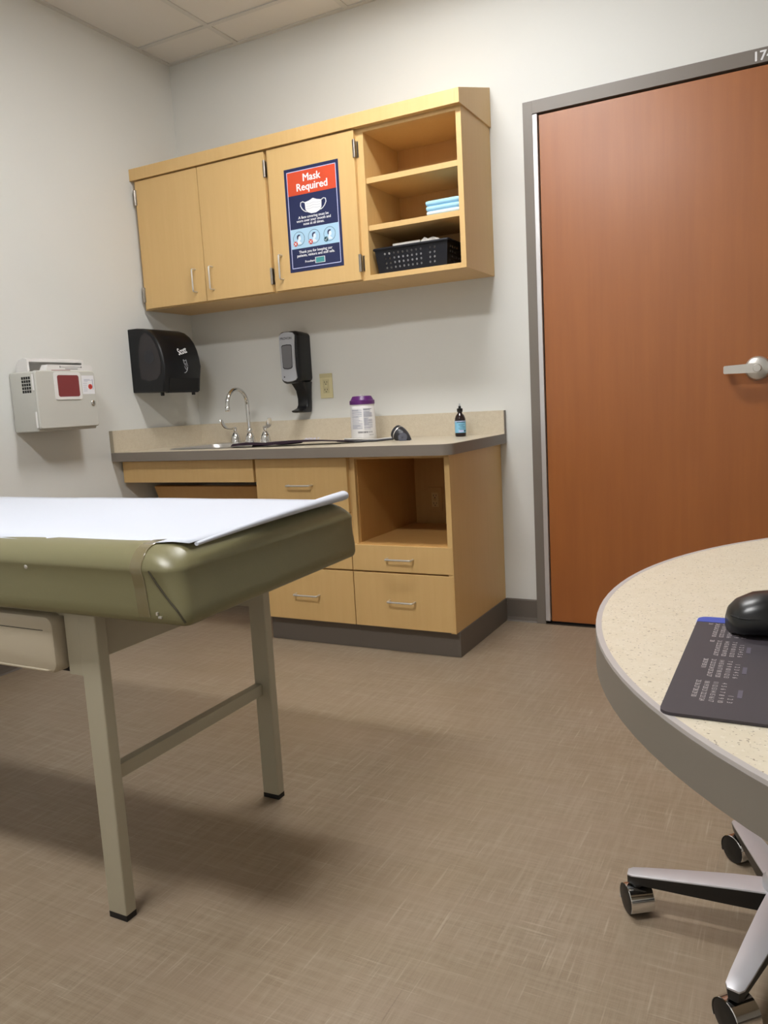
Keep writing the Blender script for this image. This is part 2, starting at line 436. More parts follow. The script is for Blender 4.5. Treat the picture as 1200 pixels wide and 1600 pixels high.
# ------------------------------------------------------------------ wall cabinets
ZB, ZT, YF = 1.520, 2.1235, -0.326
def wire_pull(parent, p0, p1, out, r=0.004):
    p0, p1, out = Vector(p0), Vector(p1), Vector(out); u = (p1 - p0).normalized(); k = 0.007
    pts = [p0, p0 + out - out.normalized() * k]
    for i in range(1, 5):
        a = PI / 2 * i / 4; pts.append(p0 + out - out.normalized() * k + out.normalized() * k * math.sin(a) + u * k * (1 - math.cos(a)))
    q = []
    for i in range(0, 4):
        a = PI / 2 * (4 - i) / 4; q.append(p1 + out - out.normalized() * k + out.normalized() * k * math.sin(a) - u * k * (1 - math.cos(a)))
    pts += q + [p1 + out - out.normalized() * k, p1]
    return obj('handle', tube(bmesh.new(), pts, r, 10), M['nickel'], parent, 50)

def cabinet_door(parent, x0, x1, hinge_x, handle_x):
    d = obj('door', B((x0, x1, -0.3465, -0.3275, 1.5235, 2.1185), bev=0.0012), M['maple'], parent)
    for z0 in (1.556, 2.010):
        s = 1 if hinge_x > (x0 + x1) / 2 else -1
        bm = bmesh.new()
        box(bm, min(hinge_x, hinge_x - s * 0.006), max(hinge_x, hinge_x - s * 0.006), -0.3495, -0.318, z0, z0 + 0.07, bev=0.0006)
        lathe(bm, [(0.0048, 0), (0.0048, 0.07)], (hinge_x + s * 0.0035, -0.350, z0), (0, 0, 1), 12)
        h = obj('hinge', bm, M['hinge'], d, 40)
        bm = bmesh.new(); box(bm, min(hinge_x + s * 0.004, hinge_x + s * 0.011), max(hinge_x + s * 0.004, hinge_x + s * 0.011), -0.3295, -0.3262, z0 + 0.004, z0 + 0.066)
        obj('hinge_leaf', bm, M['hinge'], d)
    wire_pull(d, (handle_x, -0.346, 1.570), (handle_x, -0.346, 1.672), (0, -0.028, 0))
    return d

def carcass(parent, x0, x1, shelves=()):
    obj('cabinet_body', B((x0, x0 + 0.019, YF, 0, ZB, ZT), (x1 - 0.019, x1, YF, 0, ZB, ZT), (x0 + 0.019, x1 - 0.019, YF, 0, ZB, ZB + 0.02), (x0 + 0.019, x1 - 0.019, YF, 0, ZT - 0.0165, ZT), (x0 + 0.019, x1 - 0.019, -0.008, 0, ZB + 0.02, ZT - 0.0165)), M['maple'], parent)

c1 = thing('wall_cabinet', 'maple wall cabinet with two closed doors, beside the corner', 'cabinet', (0.395, -0.16, ZB), 'maple wall cabinets')
carcass(c1, 0.0015, 0.785)
cabinet_door(c1, 0.0225, 0.4015, 0.0225, 0.348); cabinet_door(c1, 0.4045, 0.7765, 0.7765, 0.449)
c2 = thing('wall_cabinet', 'maple wall cabinet with one door bearing the navy sign', 'cabinet', (1.01, -0.16, ZB), 'maple wall cabinets')
carcass(c2, 0.785, 1.2335)
cabinet_door(c2, 0.7935, 1.2265, 1.2265, 0.8375)
c3 = thing('open_wall_shelf', 'open maple wall shelf unit with two shelves holding basket and cloths', 'shelf', (1.463, -0.16, ZB), 'maple wall cabinets')
obj('side_panel', B((1.2335, 1.2600, YF, 0, ZB, ZT), bev=0.0008), M['maple'], c3)
obj('side_panel', B((1.6680, 1.6900, YF, 0, ZB, ZT), bev=0.0008), M['maple'], c3)
obj('bottom_panel', B((1.2600, 1.6680, YF, 0, ZB, 1.5405)), M['maple'], c3)
obj('top_panel', B((1.2600, 1.6680, YF, 0, 2.107, ZT)), M['maple'], c3)
obj('back_panel', B((1.2600, 1.6680, -0.010, 0, 1.5405, 2.107)), M['maple_shaded'], c3)
for za, zb in ((1.7190, 1.7405), (1.9065, 1.9285)):
    obj('shelf', B((1.2610, 1.6670, -0.318, -0.010, za, zb), bev=0.0008), M['maple'], c3)

st = thing('cabinet_top', 'maple sloped dust top running along the wall cabinets', 'cabinet top', (0.848, -0.18, ZT))
obj('fascia', prism(bmesh.new(), [(-0.356, ZT), (-0.356, 2.1765), (-0.336, 2.182), (-0.336, ZT)], 'x', 0.001, 1.678), M['maple'], st)
obj('sloped_top', prism(bmesh.new(), [(-0.336, 2.166), (-0.336, 2.182), (-0.001, 2.281), (-0.001, 2.265)], 'x', 0.001, 1.678), M['maple'], st)
obj('end_panel', prism(bmesh.new(), [(-0.356, ZT), (-0.356, 2.1765), (-0.001, 2.2815), (-0.001, ZT)], 'x', 1.6785, 1.6965), M['maple'], st)
obj('light_block', B((0.001, 1.678, -0.335, -0.3265, ZT, ZT + 0.018)), M['maple'], st)

# ------------------------------------------------------------------ mask sign
sg = thing('mask_sign', 'navy and orange sign asking for masks on cabinet door', 'sign', (1.012, -0.347, 1.592))
PX0, PX1, PZ0, PZ1 = 0.8775, 1.1485, 1.592, 2.0205
def U(u): return PX0 + (PX1 - PX0) * u
def V(v): return PZ1 - (PZ1 - PZ0) * v
YS = -0.3471
def flat(u0, u1, v0, v1, k): return (U(u0), U(u1), YS - 0.0004 - k * 0.0003, YS - 0.0002, V(v1), V(v0))
obj('sheet', B((PX0, PX1, YS - 0.0004, YS, PZ0, PZ1)), M['navy'], sg)
lw = 0.011
obj('border_line', B(flat(0.045, 0.955, 0.031, 0.031 + lw * 0.63, 1), flat(0.045, 0.955, 0.966 - lw * 0.63, 0.966, 1), flat(0.045, 0.045 + lw, 0.031, 0.966, 1), flat(0.955 - lw, 0.955, 0.031, 0.966, 1)), M['lavender'], sg)
obj('heading_band', B(flat(0.056, 0.944, 0.038, 0.262, 1)), M['orange'], sg)
obj('picture_band', B(flat(0.056, 0.944, 0.585, 0.775, 1)), M['paleblue'], sg)
R_, U_ = (1, 0, 0), (0, 0, 1)
def tx(s, u, v, size, bold, bm=None, al='CENTER'):
    return text_bm(s, size, (U(u), YS - 0.0009, V(v)), R_, U_, al, bold, bm=bm)
bm = tx('Mask', 0.505, 0.140, 0.0430, 0.0011); bm = tx('Required', 0.505, 0.226, 0.0430, 0.0011, bm)
obj('heading_lettering', bm, M['white'], sg)
bm = tx('A face covering must be', 0.5, 0.492, 0.0155, 0.0004)
bm = tx('worn over your mouth and', 0.5, 0.525, 0.0155, 0.0004, bm); bm = tx('nose at all times.', 0.5, 0.558, 0.0155, 0.0004, bm)
obj('lettering', bm, M['white'], sg)
bm = tx('Thank you for keeping our', 0.5, 0.823, 0.0155, 0.0004); bm = tx('patients, visitors and staff safe.', 0.5, 0.857, 0.0155, 0.0004, bm)
obj('lettering', bm, M['white'], sg)
# mask picture
bm = bmesh.new(); mu, mv = 0.51, 0.380
pts = [(-0.042, 0.016), (-0.020, 0.020), (0, 0.028), (0.020, 0.020), (0.042, 0.016), (0.040, -0.014), (0.030, -0.026), (0.012, -0.033), (-0.012, -0.033), (-0.030, -0.026), (-0.040, -0.014)]
prism(bm, [(U(mu) + a, V(mv) + b) for a, b in pts], 'y', YS - 0.0012, YS - 0.0004)
for s in (-1, 1):
    tube(bm, [(U(mu) + s * a, YS - 0.0004, V(mv) + b) for a, b in ((0.040, 0.014), (0.052, 0.020), (0.062, 0.017), (0.064, 0.004), (0.056, -0.010), (0.046, -0.019), (0.034, -0.024))], 0.0022, 6)
mk = obj('mask_picture', bm, M['white'], sg)
bm = bmesh.new()
for zz in (0.006, -0.004, -0.014):
    tube(bm, [(U(mu) + a, YS - 0.0012, V(mv) + zz + b) for a, b in ((-0.036, 0.003), (-0.018, 0.001), (0, 0.005), (0.018, 0.001), (0.036, 0.003))], 0.0006, 5)
obj('pleat_line', bm, M['grey_print'], mk)
# three portrait roundels
for i, (u, ok) in enumerate(((0.205, 0), (0.49, 0), (0.775, 1))):
    cx, cz, rr = U(u), V(0.680), 0.0285
    bm = bmesh.new()
    ring = [(cx + rr * math.cos(2 * PI * k / 32), YS - 0.0008, cz + rr * math.sin(2 * PI * k / 32)) for k in range(33)]
    tube(bm, ring, 0.0008, 4)
    prism(bm, [(cx - 0.010, cz + 0.004), (cx - 0.009, cz + 0.012), (cx - 0.003, cz + 0.017), (cx + 0.007, cz + 0.017), (cx + 0.006, cz + 0.012), (cx - 0.001, cz + 0.011), (cx - 0.004, cz + 0.004), (cx - 0.004, cz - 0.002), (cx - 0.008, cz - 0.002)], 'y', YS - 0.0018, YS - 0.0008)
    ro = obj('roundel', bm, M['navy'], sg)
    bm = bmesh.new()
    prism(bm, [(cx - 0.004, cz + 0.010), (cx + 0.007, cz + 0.011), (cx + 0.010, cz + 0.002), (cx + 0.008, cz - 0.006), (cx + 0.001, cz - 0.009), (cx + 0.011, cz - 0.017), (cx + 0.013, cz - 0.022), (cx - 0.012, cz - 0.022), (cx - 0.008, cz - 0.014), (cx - 0.005, cz - 0.006)], 'y', YS - 0.0014, YS - 0.0008)
    obj('portrait', bm, M['skin'], ro)
    bx, bz = cx - 0.018, cz - 0.020
    bm = lathe(bmesh.new(), [(0.0105, 0), (0.0105, 0.0008)], (bx, YS - 0.0010, bz), (0, -1, 0), 20)
    obj('badge', bm, M['teal_dark'] if ok else M['red'], ro)
    bm = bmesh.new()
    if ok: tube(bm, [(bx - 0.006, YS - 0.0019, bz), (bx - 0.001, YS - 0.0019, bz - 0.006), (bx + 0.006, YS - 0.0019, bz + 0.006)], 0.0013, 5)
    else:
        tube(bm, [(bx - 0.006, YS - 0.0019, bz - 0.006), (bx + 0.006, YS - 0.0019, bz + 0.006)], 0.0015, 5)
        tube(bm, [(bx - 0.006, YS - 0.0019, bz + 0.006), (bx + 0.006, YS - 0.0019, bz - 0.006)], 0.0015, 5)
    obj('badge_mark', bm, M['white'], ro)
# logo strip
obj('logo_panel', B(flat(0.495, 0.655, 0.885, 0.935, 2)), M['teal'], sg)
lb = 0.006
obj('logo_border', B(flat(0.485, 0.665, 0.881, 0.885, 3), flat(0.485, 0.665, 0.935, 0.939, 3), flat(0.485, 0.495, 0.885, 0.935, 3), flat(0.655, 0.665, 0.885, 0.935, 3)), M['white'], sg)
bm = tx('Froedtert', 0.475, 0.919, 0.0125, 0.0003, al='RIGHT'); bm = tx('MEDICAL', 0.58, 0.907, 0.0085, 0.0002, bm); bm = tx('COLLEGE', 0.58, 0.927, 0.0085, 0.0002, bm)
obj('logo_lettering', bm, M['white'], sg)

# ------------------------------------------------------------------ base cabinets
YB = -0.5725     # carcass front; drawer fronts stand proud to -0.591
def drawer(parent, x0, x1, z0, z1, hx0=None, hx1=None):
    d = obj('drawer', B((x0, x1, -0.591, YB - 0.0005, z0, z1), bev=0.0012), M['maple'], parent)
    if hx0 is not None:
        zc = (z0 + z1) / 2
        wire_pull(d, (hx0, -0.5905, zc), (hx1, -0.5905, zc), (0, -0.028, 0))
    return d
b1 = thing('base_cabinet', 'maple three-drawer base cabinet with wire pulls, beside the knee space', 'cabinet', (1.02, -0.3, 0.0), 'maple base cabinets')
obj('cabinet_body', B((0.785, 1.2455, YB, -0.001, 0.1025, 0.8045)), M['maple'], b1)
obj('toe_kick', B((0.795, 1.2455, -0.5605, -0.02, 0.0, 0.1025)), M['rubber'], b1)
drawer(b1, 0.788, 1.2415, 0.106, 0.331, 0.956, 1.072)
drawer(b1, 0.788, 1.2415, 0.338, 0.568, 0.956, 1.072)
drawer(b1, 0.788, 1.2415, 0.575, 0.799, 0.956, 1.072)
b2 = thing('base_cabinet', 'maple base cabinet with an open cubby over two drawers', 'cabinet', (1.468, -0.3, 0.0), 'maple base cabinets')
obj('side_panel', B((1.2465, 1.2680, YB, -0.001, 0.1025, 0.8045)), M['maple'], b2)
obj('side_panel', B((1.6690, 1.6905, -0.5895, -0.001, 0.1025, 0.8045), bev=0.0008), M['maple'], b2)
obj('top_rail', B((1.2680, 1.6690, YB, -0.35, 0.790, 0.8045)), M['maple'], b2)
obj('cubby_shelf', B((1.2680, 1.6690, YB - 0.012, -0.06, 0.4300, 0.4470)), M['maple_shaded'], b2)
obj('cubby_back', B((1.2680, 1.6690, -0.016, -0.001, 0.1025, 0.8045)), M['maple_shaded'], b2)
obj('cubby_shade_sheet', B((1.2680, 1.2700, YB + 0.02, -0.016, 0.447, 0.79)), M['maple_shaded'], b2)  # thin sheet that gives the cubby side the shade-darkened maple
obj('drawer_box', B((1.2680, 1.6690, YB, -0.06, 0.1025, 0.4295)), M['maple'], b2)
obj('toe_kick', B((1.2460, 1.6950, -0.5605, -0.001, 0.0, 0.1025)), M['rubber'], b2)
drawer(b2, 1.2455, 1.6870, 0.106, 0.331, 1.407, 1.519)
drawer(b2, 1.2455, 1.6870, 0.338, 0.4445, 1.407, 1.519)
ap = thing('sink_apron', 'maple apron panel under the counter over the knee space', 'panel', (0.395, -0.58, 0.65))
obj('apron_board', B((0.014, 0.7755, -0.591, -0.572, 0.7000, 0.7985), bev=0.001), M['maple'], ap)
obj('apron_return', B((0.016, 0.034, -0.572, -0.03, 0.7000, 0.8045)), M['maple'], ap)
obj('apron_rail', B((0.034, 0.784, -0.565, -0.40, 0.7700, 0.8045)), M['maple'], ap)
obj('pipe_cover', prism(bmesh.new(), [(-0.45, 0.665), (-0.43, 0.668), (-0.22, 0.12), (-0.24, 0.117)], 'x', 0.066, 0.784), M['maple_shaded'], ap)

# ------------------------------------------------------------------ worktop
CZ0, CZ1, CX1, CYF = 0.8050, 0.8460, 1.7190, -0.6430
SX0, SX1, SY0, SY1 = 0.262, 0.608, -0.518, -0.205     # sink cut-out
ct = thing('countertop', 'beige speckled laminate worktop with grey front edge and backsplash', 'countertop', (0.86, -0.32, CZ0))
bm = bmesh.new()
rc = 0.055; corner = [(CX1 - rc + rc * math.cos(a), CYF + rc + rc * math.sin(a)) for a in [-PI / 2 + PI / 2 * k / 10 for k in range(11)]]
e = 0.0025
def top_polys(z0, z1, bm, inset):
    yf, xr = CYF + inset, CX1 - inset
    cr = [(CX1 - rc + (rc - inset) * math.cos(a), CYF + rc + (rc - inset) * math.sin(a)) for a in [-PI / 2 + PI / 2 * k / 10 for k in range(11)]]
    prism(bm, [(0.001, yf), (SX0, yf), (SX0, -0.001), (0.001, -0.001)], 'z', z0, z1)
    prism(bm, [(SX0, yf), (SX1, yf), (SX1, SY0), (SX0, SY0)], 'z', z0, z1)
    prism(bm, [(SX0, SY1), (SX1, SY1), (SX1, -0.001), (SX0, -0.001)], 'z', z0, z1)
    prism(bm, [(SX1, yf)] + cr + [(xr, -0.001), (SX1, -0.001)], 'z', z0, z1)
    return bm
obj('worktop_slab', top_polys(CZ0, CZ1, bm, e), M['counter'], ct)
outer = [(0.001, CYF)] + corner + [(CX1, -0.001)]
inner = [(0.001, CYF + e)] + [(CX1 - rc + (rc - e) * math.cos(a), CYF + rc + (rc - e) * math.sin(a)) for a in [-PI / 2 + PI / 2 * k / 10 for k in range(11)]] + [(CX1 - e, -0.001)]
bm = bmesh.new(); prism(bm, outer + inner[::-1], 'z', CZ0 - 0.001, CZ1 - 0.0008)
obj('edge_band', bm, M['edge'], ct, 40)
obj('backsplash', B((0.001, CX1 - 0.003, -0.0205, -0.001, CZ1 + 0.0003, 0.9480)), M['counter'], ct)
obj('splash_end', B((CX1 - 0.003, CX1, -0.0205, -0.001, CZ1 + 0.0003, 0.9480)), M['edge'], ct)
obj('side_splash', B((0.001, 0.0205, CYF + 0.003, -0.0205, CZ1 + 0.0003, 0.9480)), M['counter'], ct)
obj('splash_end', B((0.001, 0.0205, CYF, CYF + 0.003, CZ1 + 0.0003, 0.9480)), mat('taupe_splash_end', (168, 158, 138), 0.4), ct)

# sink and faucet
sk = thing('sink', 'stainless drop-in sink basin set in the beige worktop', 'sink', (0.435, -0.31, 0.70))
bm = bmesh.new()
zr = CZ1 + 0.0005
ro_ = rrect(0.243, 0.627, -0.538, -0.062, 0.04)
rings = [[(x, y_, zr) for x, y_ in ro_], [(x, y_, zr + 0.004) for x, y_ in rrect(0.248, 0.622, -0.533, -0.067, 0.037)],
         [(x, y_, zr + 0.0035) for x, y_ in rrect(0.266, 0.604, -0.515, -0.210, 0.05)],
         [(x, y_, zr - 0.012) for x, y_ in rrect(0.272, 0.598, -0.509, -0.216, 0.05)],
         [(x, y_, zr - 0.13) for x, y_ in rrect(0.282, 0.588, -0.499, -0.226, 0.05)],
         [(x, y_, zr - 0.145) for x, y_ in rrect(0.30, 0.57, -0.48, -0.245, 0.05)]]
loft(bm, rings, cap=False); bm.faces.new([v for v in bm.verts[-len(ro_):]])
obj('basin', bm, M['steel'], sk, 40)
obj('drain', lathe(bmesh.new(), [(0.045, 0), (0.045, 0.002), (0.03, 0.003), (0.028, 0.001), (0.001, 0.001)], (0.435, -0.362, zr - 0.1446), (0, 0, 1), 24), M['chrome'], sk, 40)

fa = thing('faucet', 'chrome gooseneck faucet with two wrist-blade handles at sink', 'faucet', (0.435, -0.14, zr + 0.004))
zd = zr + 0.0036
def bell(x, y_, name='escutcheon'):
    return obj(name, lathe(bmesh.new(), [(0.0275, 0), (0.0275, 0.004), (0.025, 0.010), (0.0235, 0.020), (0.0205, 0.032), (0.015, 0.043), (0.011, 0.049), (0.009, 0.052)], (x, y_, zd), (0, 0, 1), 28), M['chrome'], fa, 45)
FX, FYC = 0.436, -0.143
bell(FX, FYC)
pts = [(FX, FYC, zd + 0.045), (FX, FYC - 0.003, zd + 0.13), (FX, FYC - 0.004, 1.032)]
for k in range(1, 15):
    a = PI * k / 14; pts.append((FX, -0.224 + 0.077 * math.cos(a), 1.036 + 0.077 * math.sin(a)))
pts.append((FX, -0.303, 1.022))
sp = obj('spout', tube(bmesh.new(), pts, [0.0098] * 3 + [0.0095] * 15, 14), M['chrome'], fa, 60)
obj('spout_collar', lathe(bmesh.new(), [(0.0135, 0), (0.0145, 0.006), (0.0135, 0.016), (0.011, 0.020)], (FX, FYC, zd + 0.048), (0, 0, 1), 20), M['chrome'], sp, 45)
obj('aerator', lathe(bmesh.new(), [(0.0095, 0.022), (0.0118, 0.018), (0.0118, 0.002), (0.0105, 0.0)], (FX, -0.3035, 1.008), (0, 0, 1), 20), M['chrome'], sp, 45)
for hx, ang in ((0.345, 166), (0.529, -41)):
    e_ = bell(hx, FYC)
    d = Vector((math.cos(math.radians(ang)), math.sin(math.radians(ang)), 0)); n = Vector((-d.y, d.x, 0))
    bm = bmesh.new(); lathe(bm, [(0.0085, 0.050), (0.0085, 0.064), (0.0105, 0.066), (0.0105, 0.076), (0.006, 0.079)], (hx, FYC, zd), (0, 0, 1), 18)
    path = [(0.004, 0.070, 0.006, 0.0035), (0.03, 0.069, 0.0055, 0.0032), (0.055, 0.070, 0.008, 0.003), (0.074, 0.075, 0.0110, 0.003), (0.090, 0.087, 0.0130, 0.003), (0.101, 0.103, 0.0125, 0.0028), (0.106, 0.117, 0.0080, 0.0025)]
    rg = []
    for i, (l_, h_, wd, th) in enumerate(path):
        a, b_ = path[max(i - 1, 0)], path[min(i + 1, len(path) - 1)]
        tt = (d * (b_[0] - a[0]) + Vector((0, 0, b_[1] - a[1]))).normalized(); up = n.cross(tt)
        c = Vector((hx, FYC, zd)) + d * l_ + Vector((0, 0, h_))
        rg.append([c + n * wd * math.cos(2 * PI * k / 12) + up * th * math.sin(2 * PI * k / 12) for k in range(12)])
    loft(bm, rg); obj('blade_handle', bm, M['chrome'], fa, 50)

# ------------------------------------------------------------------ things on the worktop
# blood pressure cuff
bp = thing('blood_pressure_cuff', 'dark purple blood pressure cuff with gauge lying across the worktop', 'blood pressure cuff', (0.95, -0.4, CZ1))
def strip(p0, p1, width, heights, thick=0.006, n=28, tip=True):
    p0, p1 = Vector(p0), Vector(p1); d = (p1 - p0); d.z = 0; n_ = Vector((-d.y, d.x, 0)).normalized()
    bm = bmesh.new(); rings = []
    for i in range(n + 1):
        t_ = i / n; c = p0.lerp(p1, t_); wd = width / 2 * (min(1, 0.25 + 4 * min(t_, 1 - t_)) if tip else 1)
        z = heights(t_); r = []
        for s in (-1, -0.5, 0, 0.5, 1): r.append(Vector((c.x, c.y, z + thick * (1 - abs(s) ** 3) + 0.0035 * math.sin(5 * t_ + 2 * s))) + n_ * wd * s)
        for s in (1, 0.5, 0, -0.5, -1): r.append(Vector((c.x, c.y, z - 0.0002 + 0.0035 * math.sin(5 * t_ + 2 * s))) + n_ * wd * s)
        rings.append(r)
    return loft(bm, rings)
c_ = obj('cuff', strip((0.70, -0.475, 0), (1.20, -0.365, 0), 0.145, lambda t_: CZ1 + 0.0045 + 0.009 * math.sin(PI * t_)), M['cuff'], bp, 50)
obj('cuff_flap', strip((0.60, -0.50, 0), (0.93, -0.43, 0), 0.12, lambda t_: CZ1 + 0.0095 + 0.004 * math.sin(2.2 * PI * t_), 0.004), M['cuff'], bp, 50)
obj('lettering', text_bm('ADULT', 0.022, (0.985, -0.437, CZ1 + 0.0235), (0.977, 0.214, 0.0), (-0.17, 0.85, 0.35), 'CENTER', 0.0003), M['lavender'], bp)
obj('hose', tube(bmesh.new(), [(1.12, -0.385, CZ1 + 0.017), (1.19, -0.36, CZ1 + 0.013), (1.25, -0.325, CZ1 + 0.0075), (1.31, -0.305, CZ1 + 0.012), (1.335, -0.30, CZ1 + 0.022)], 0.0045, 8), M['tubing'], bp, 60)
obj('hose', tube(bmesh.new(), [(1.10, -0.415, CZ1 + 0.012), (1.19, -0.395, CZ1 + 0.006), (1.26, -0.35, CZ1 + 0.0052), (1.32, -0.32, CZ1 + 0.008), (1.34, -0.31, CZ1 + 0.018)], 0.0045, 8), M['gauge'], bp, 60)
ax = Vector((0.82, -0.20, -0.42)).normalized(); gc = Vector((1.334, -0.300, CZ1 + 0.0340))
bm = lathe(bmesh.new(), [(0.024, -0.010), (0.031, -0.008), (0.0325, 0.0), (0.0325, 0.006)], gc, ax, 28)
obj('gauge_rim', bm, M['gauge'], bp, 40)
obj('gauge_ring', lathe(bmesh.new(), [(0.0328, 0.006), (0.0335, 0.008), (0.0328, 0.010)], gc, ax, 28), M['nickel'], bp, 40)
obj('gauge_body', lathe(bmesh.new(), [(0.0322, 0.010), (0.031, 0.024), (0.026, 0.042), (0.018, 0.060), (0.010, 0.074), (0.006, 0.080)], gc, ax, 28), M['gauge'], bp, 40)
bc = gc + ax * 0.040 + Vector((0.002, -0.012, -0.004))
obj('gauge_bulb', lathe(bmesh.new(), [(0.018, -0.01), (0.0205, 0.0), (0.0205, 0.018), (0.018, 0.023), (0.004, 0.0235), (0.0038, 0.021)], bc, (0.35, -0.93, 0.05), 24), M['gauge_grey'], bp, 40)
obj('air_valve', lathe(bmesh.new(), [(0.0045, 0), (0.006, 0.006), (0.0065, 0.012), (0.004, 0.018)], gc + ax * 0.079, ax, 14), M['nickel'], bp, 40)

# wipes canister
wx, wy = 1.099, -0.172
wc = thing('wipes_canister', 'white wipes canister with a purple lid by backsplash', 'canister', (wx, wy, CZ1))
obj('canister_body', lathe(bmesh.new(), [(0.0555, 0), (0.0578, 0.003), (0.0575, 0.02), (0.0555, 0.150), (0.053, 0.154), (0.0555, 0.158), (0.053, 0.163)], (wx, wy, CZ1 + 0.0003), (0, 0, 1), 48), M['canister'], wc, 40)
obj('lid', lathe(bmesh.new(), [(0.0568, 0.1615), (0.0572, 0.164), (0.0572, 0.178), (0.054, 0.180), (0.0525, 0.1805), (0.043, 0.1975), (0.036, 0.199), (0.012, 0.1985), (0.008, 0.197)], (wx, wy, CZ1), (0, 0, 1), 48), M['purple'], wc, 40)
obj('lid_tab', B((wx - 0.006, wx + 0.008, wy - 0.014, wy - 0.004, CZ1 + 0.197, CZ1 + 0.2025), bev=0.001), M['canister'], wc)
def cyl_patch(bm, cx, cy, z0, z1, a0, a1, r, n=10):
    A = []
    for k in range(n + 1):
        a = math.radians(a0 + (a1 - a0) * k / n); A.append((bm.verts.new((cx + r * math.cos(a), cy + r * math.sin(a), z0)), bm.verts.new((cx + r * math.cos(a), cy + r * math.sin(a), z1))))
    for p, q in zip(A, A[1:]): bm.faces.new((p[0], q[0], q[1], p[1]))
view = math.degrees(math.atan2(-3.349 - wy, 2.863 - wx))       # label faces the room
def rz(z): return 0.0576 - 0.0020 * (z / 0.15) + 0.0004
bm = bmesh.new(); random.seed(3)
for colm, (a0, a1) in enumerate(((-58, -4), (3, 46))):
    z = 0.139
    while z > (0.050 if colm == 0 else 0.048):
        h_ = random.choice((0.0016, 0.0016, 0.0022)); a2 = a1 if random.random() < 0.7 else a1 - random.uniform(8, 25)
        cyl_patch(bm, wx, wy, CZ1 + z - h_, CZ1 + z, view + a0, view + a2, rz(z) + 0.0002, 8)
        z -= h_ + random.choice((0.0012, 0.0012, 0.0012, 0.004))
tag(obj('label_print', bm, M['grey_print'], wc), kind='stuff')
bm = bmesh.new(); a = -26
while a < 42:
    wd = random.choice((1.2, 1.2, 2.0)); cyl_patch(bm, wx, wy, CZ1 + 0.033, CZ1 + 0.041, view + a, view + a + wd, rz(0.037) + 0.0002, 2); a += wd + random.choice((1.0, 1.6, 3.0 if a > 15 else 1.0))
cyl_patch(bm, wx, wy, CZ1 + 0.0235, CZ1 + 0.0248, view + 25, view + 50, rz(0.024) + 0.0003, 4)
cyl_patch(bm, wx, wy, CZ1 + 0.1395, CZ1 + 0.1412, view + 3, view + 46, rz(0.14) + 0.0003, 6)
tag(obj('barcode', bm, M['dark_print'], wc), kind='stuff')

# amber bottle
bx_, by_ = 1.556, -0.130
bo = thing('amber_bottle', 'dark amber bottle with pale blue label near worktop end', 'bottle', (bx_, by_, CZ1))
obj('bottle_body', lathe(bmesh.new(), [(0.019, 0.0), (0.0225, 0.0015), (0.0235, 0.005), (0.0235, 0.070), (0.0225, 0.078), (0.018, 0.090), (0.0115, 0.098), (0.0098, 0.102), (0.0095, 0.108)], (bx_, by_, CZ1 + 0.0003), (0, 0, 1), 32), M['amber'], bo, 45)
obj('label_band', lathe(bmesh.new(), [(0.0236, 0.0165), (0.0240, 0.0165), (0.0240, 0.068), (0.0236, 0.068)], (bx_, by_, CZ1), (0, 0, 1), 32), M['bottle_label'], bo, 45)
view = math.degrees(math.atan2(-3.349 - by_, 2.863 - bx_))
bm = bmesh.new()
cyl_patch(bm, bx_, by_, CZ1 + 0.0605, CZ1 + 0.0635, view - 38, view + 60, 0.0243, 8)
for z, a0, a1 in ((0.052, -20, 55), (0.047, -18, 30), (0.042, -5, 52), (0.036, -20, 50), (0.030, -10, 48)):
    cyl_patch(bm, bx_, by_, CZ1 + z, CZ1 + z + 0.0014, view + a0, view + a1, 0.0243, 6)
cyl_patch(bm, bx_, by_, CZ1 + 0.0205, CZ1 + 0.0275, view + 40, view + 60, 0.0243, 4)
obj('label_print', bm, M['teal_dark'], bo)
bm = bmesh.new(); cyl_patch(bm, bx_, by_, CZ1 + 0.064, CZ1 + 0.0675, view - 70, view + 70, 0.0242, 10); obj('label_panel', bm, M['lavender'], bo); bm = bmesh.new(); cyl_patch(bm, bx_, by_, CZ1 + 0.0195, CZ1 + 0.0285, view - 20, view + 32, 0.0242, 6)
obj('label_panel', bm, M['lavender'], bo)
obj('cap', lathe(bmesh.new(), [(0.0112, 0.1055), (0.0122, 0.107), (0.0128, 0.119), (0.0108, 0.121), (0.006, 0.1215), (0.0055, 0.130), (0.004, 0.132)], (bx_, by_, CZ1), (0, 0, 1), 22), M['black'], bo, 45)
obj('dropper_tip', lathe(bmesh.new(), [(0.0036, 0.131), (0.0036, 0.1365), (0.0028, 0.141), (0.0012, 0.142)], (bx_, by_, CZ1), (0, 0, 1), 14), M['silver'], bo, 45)

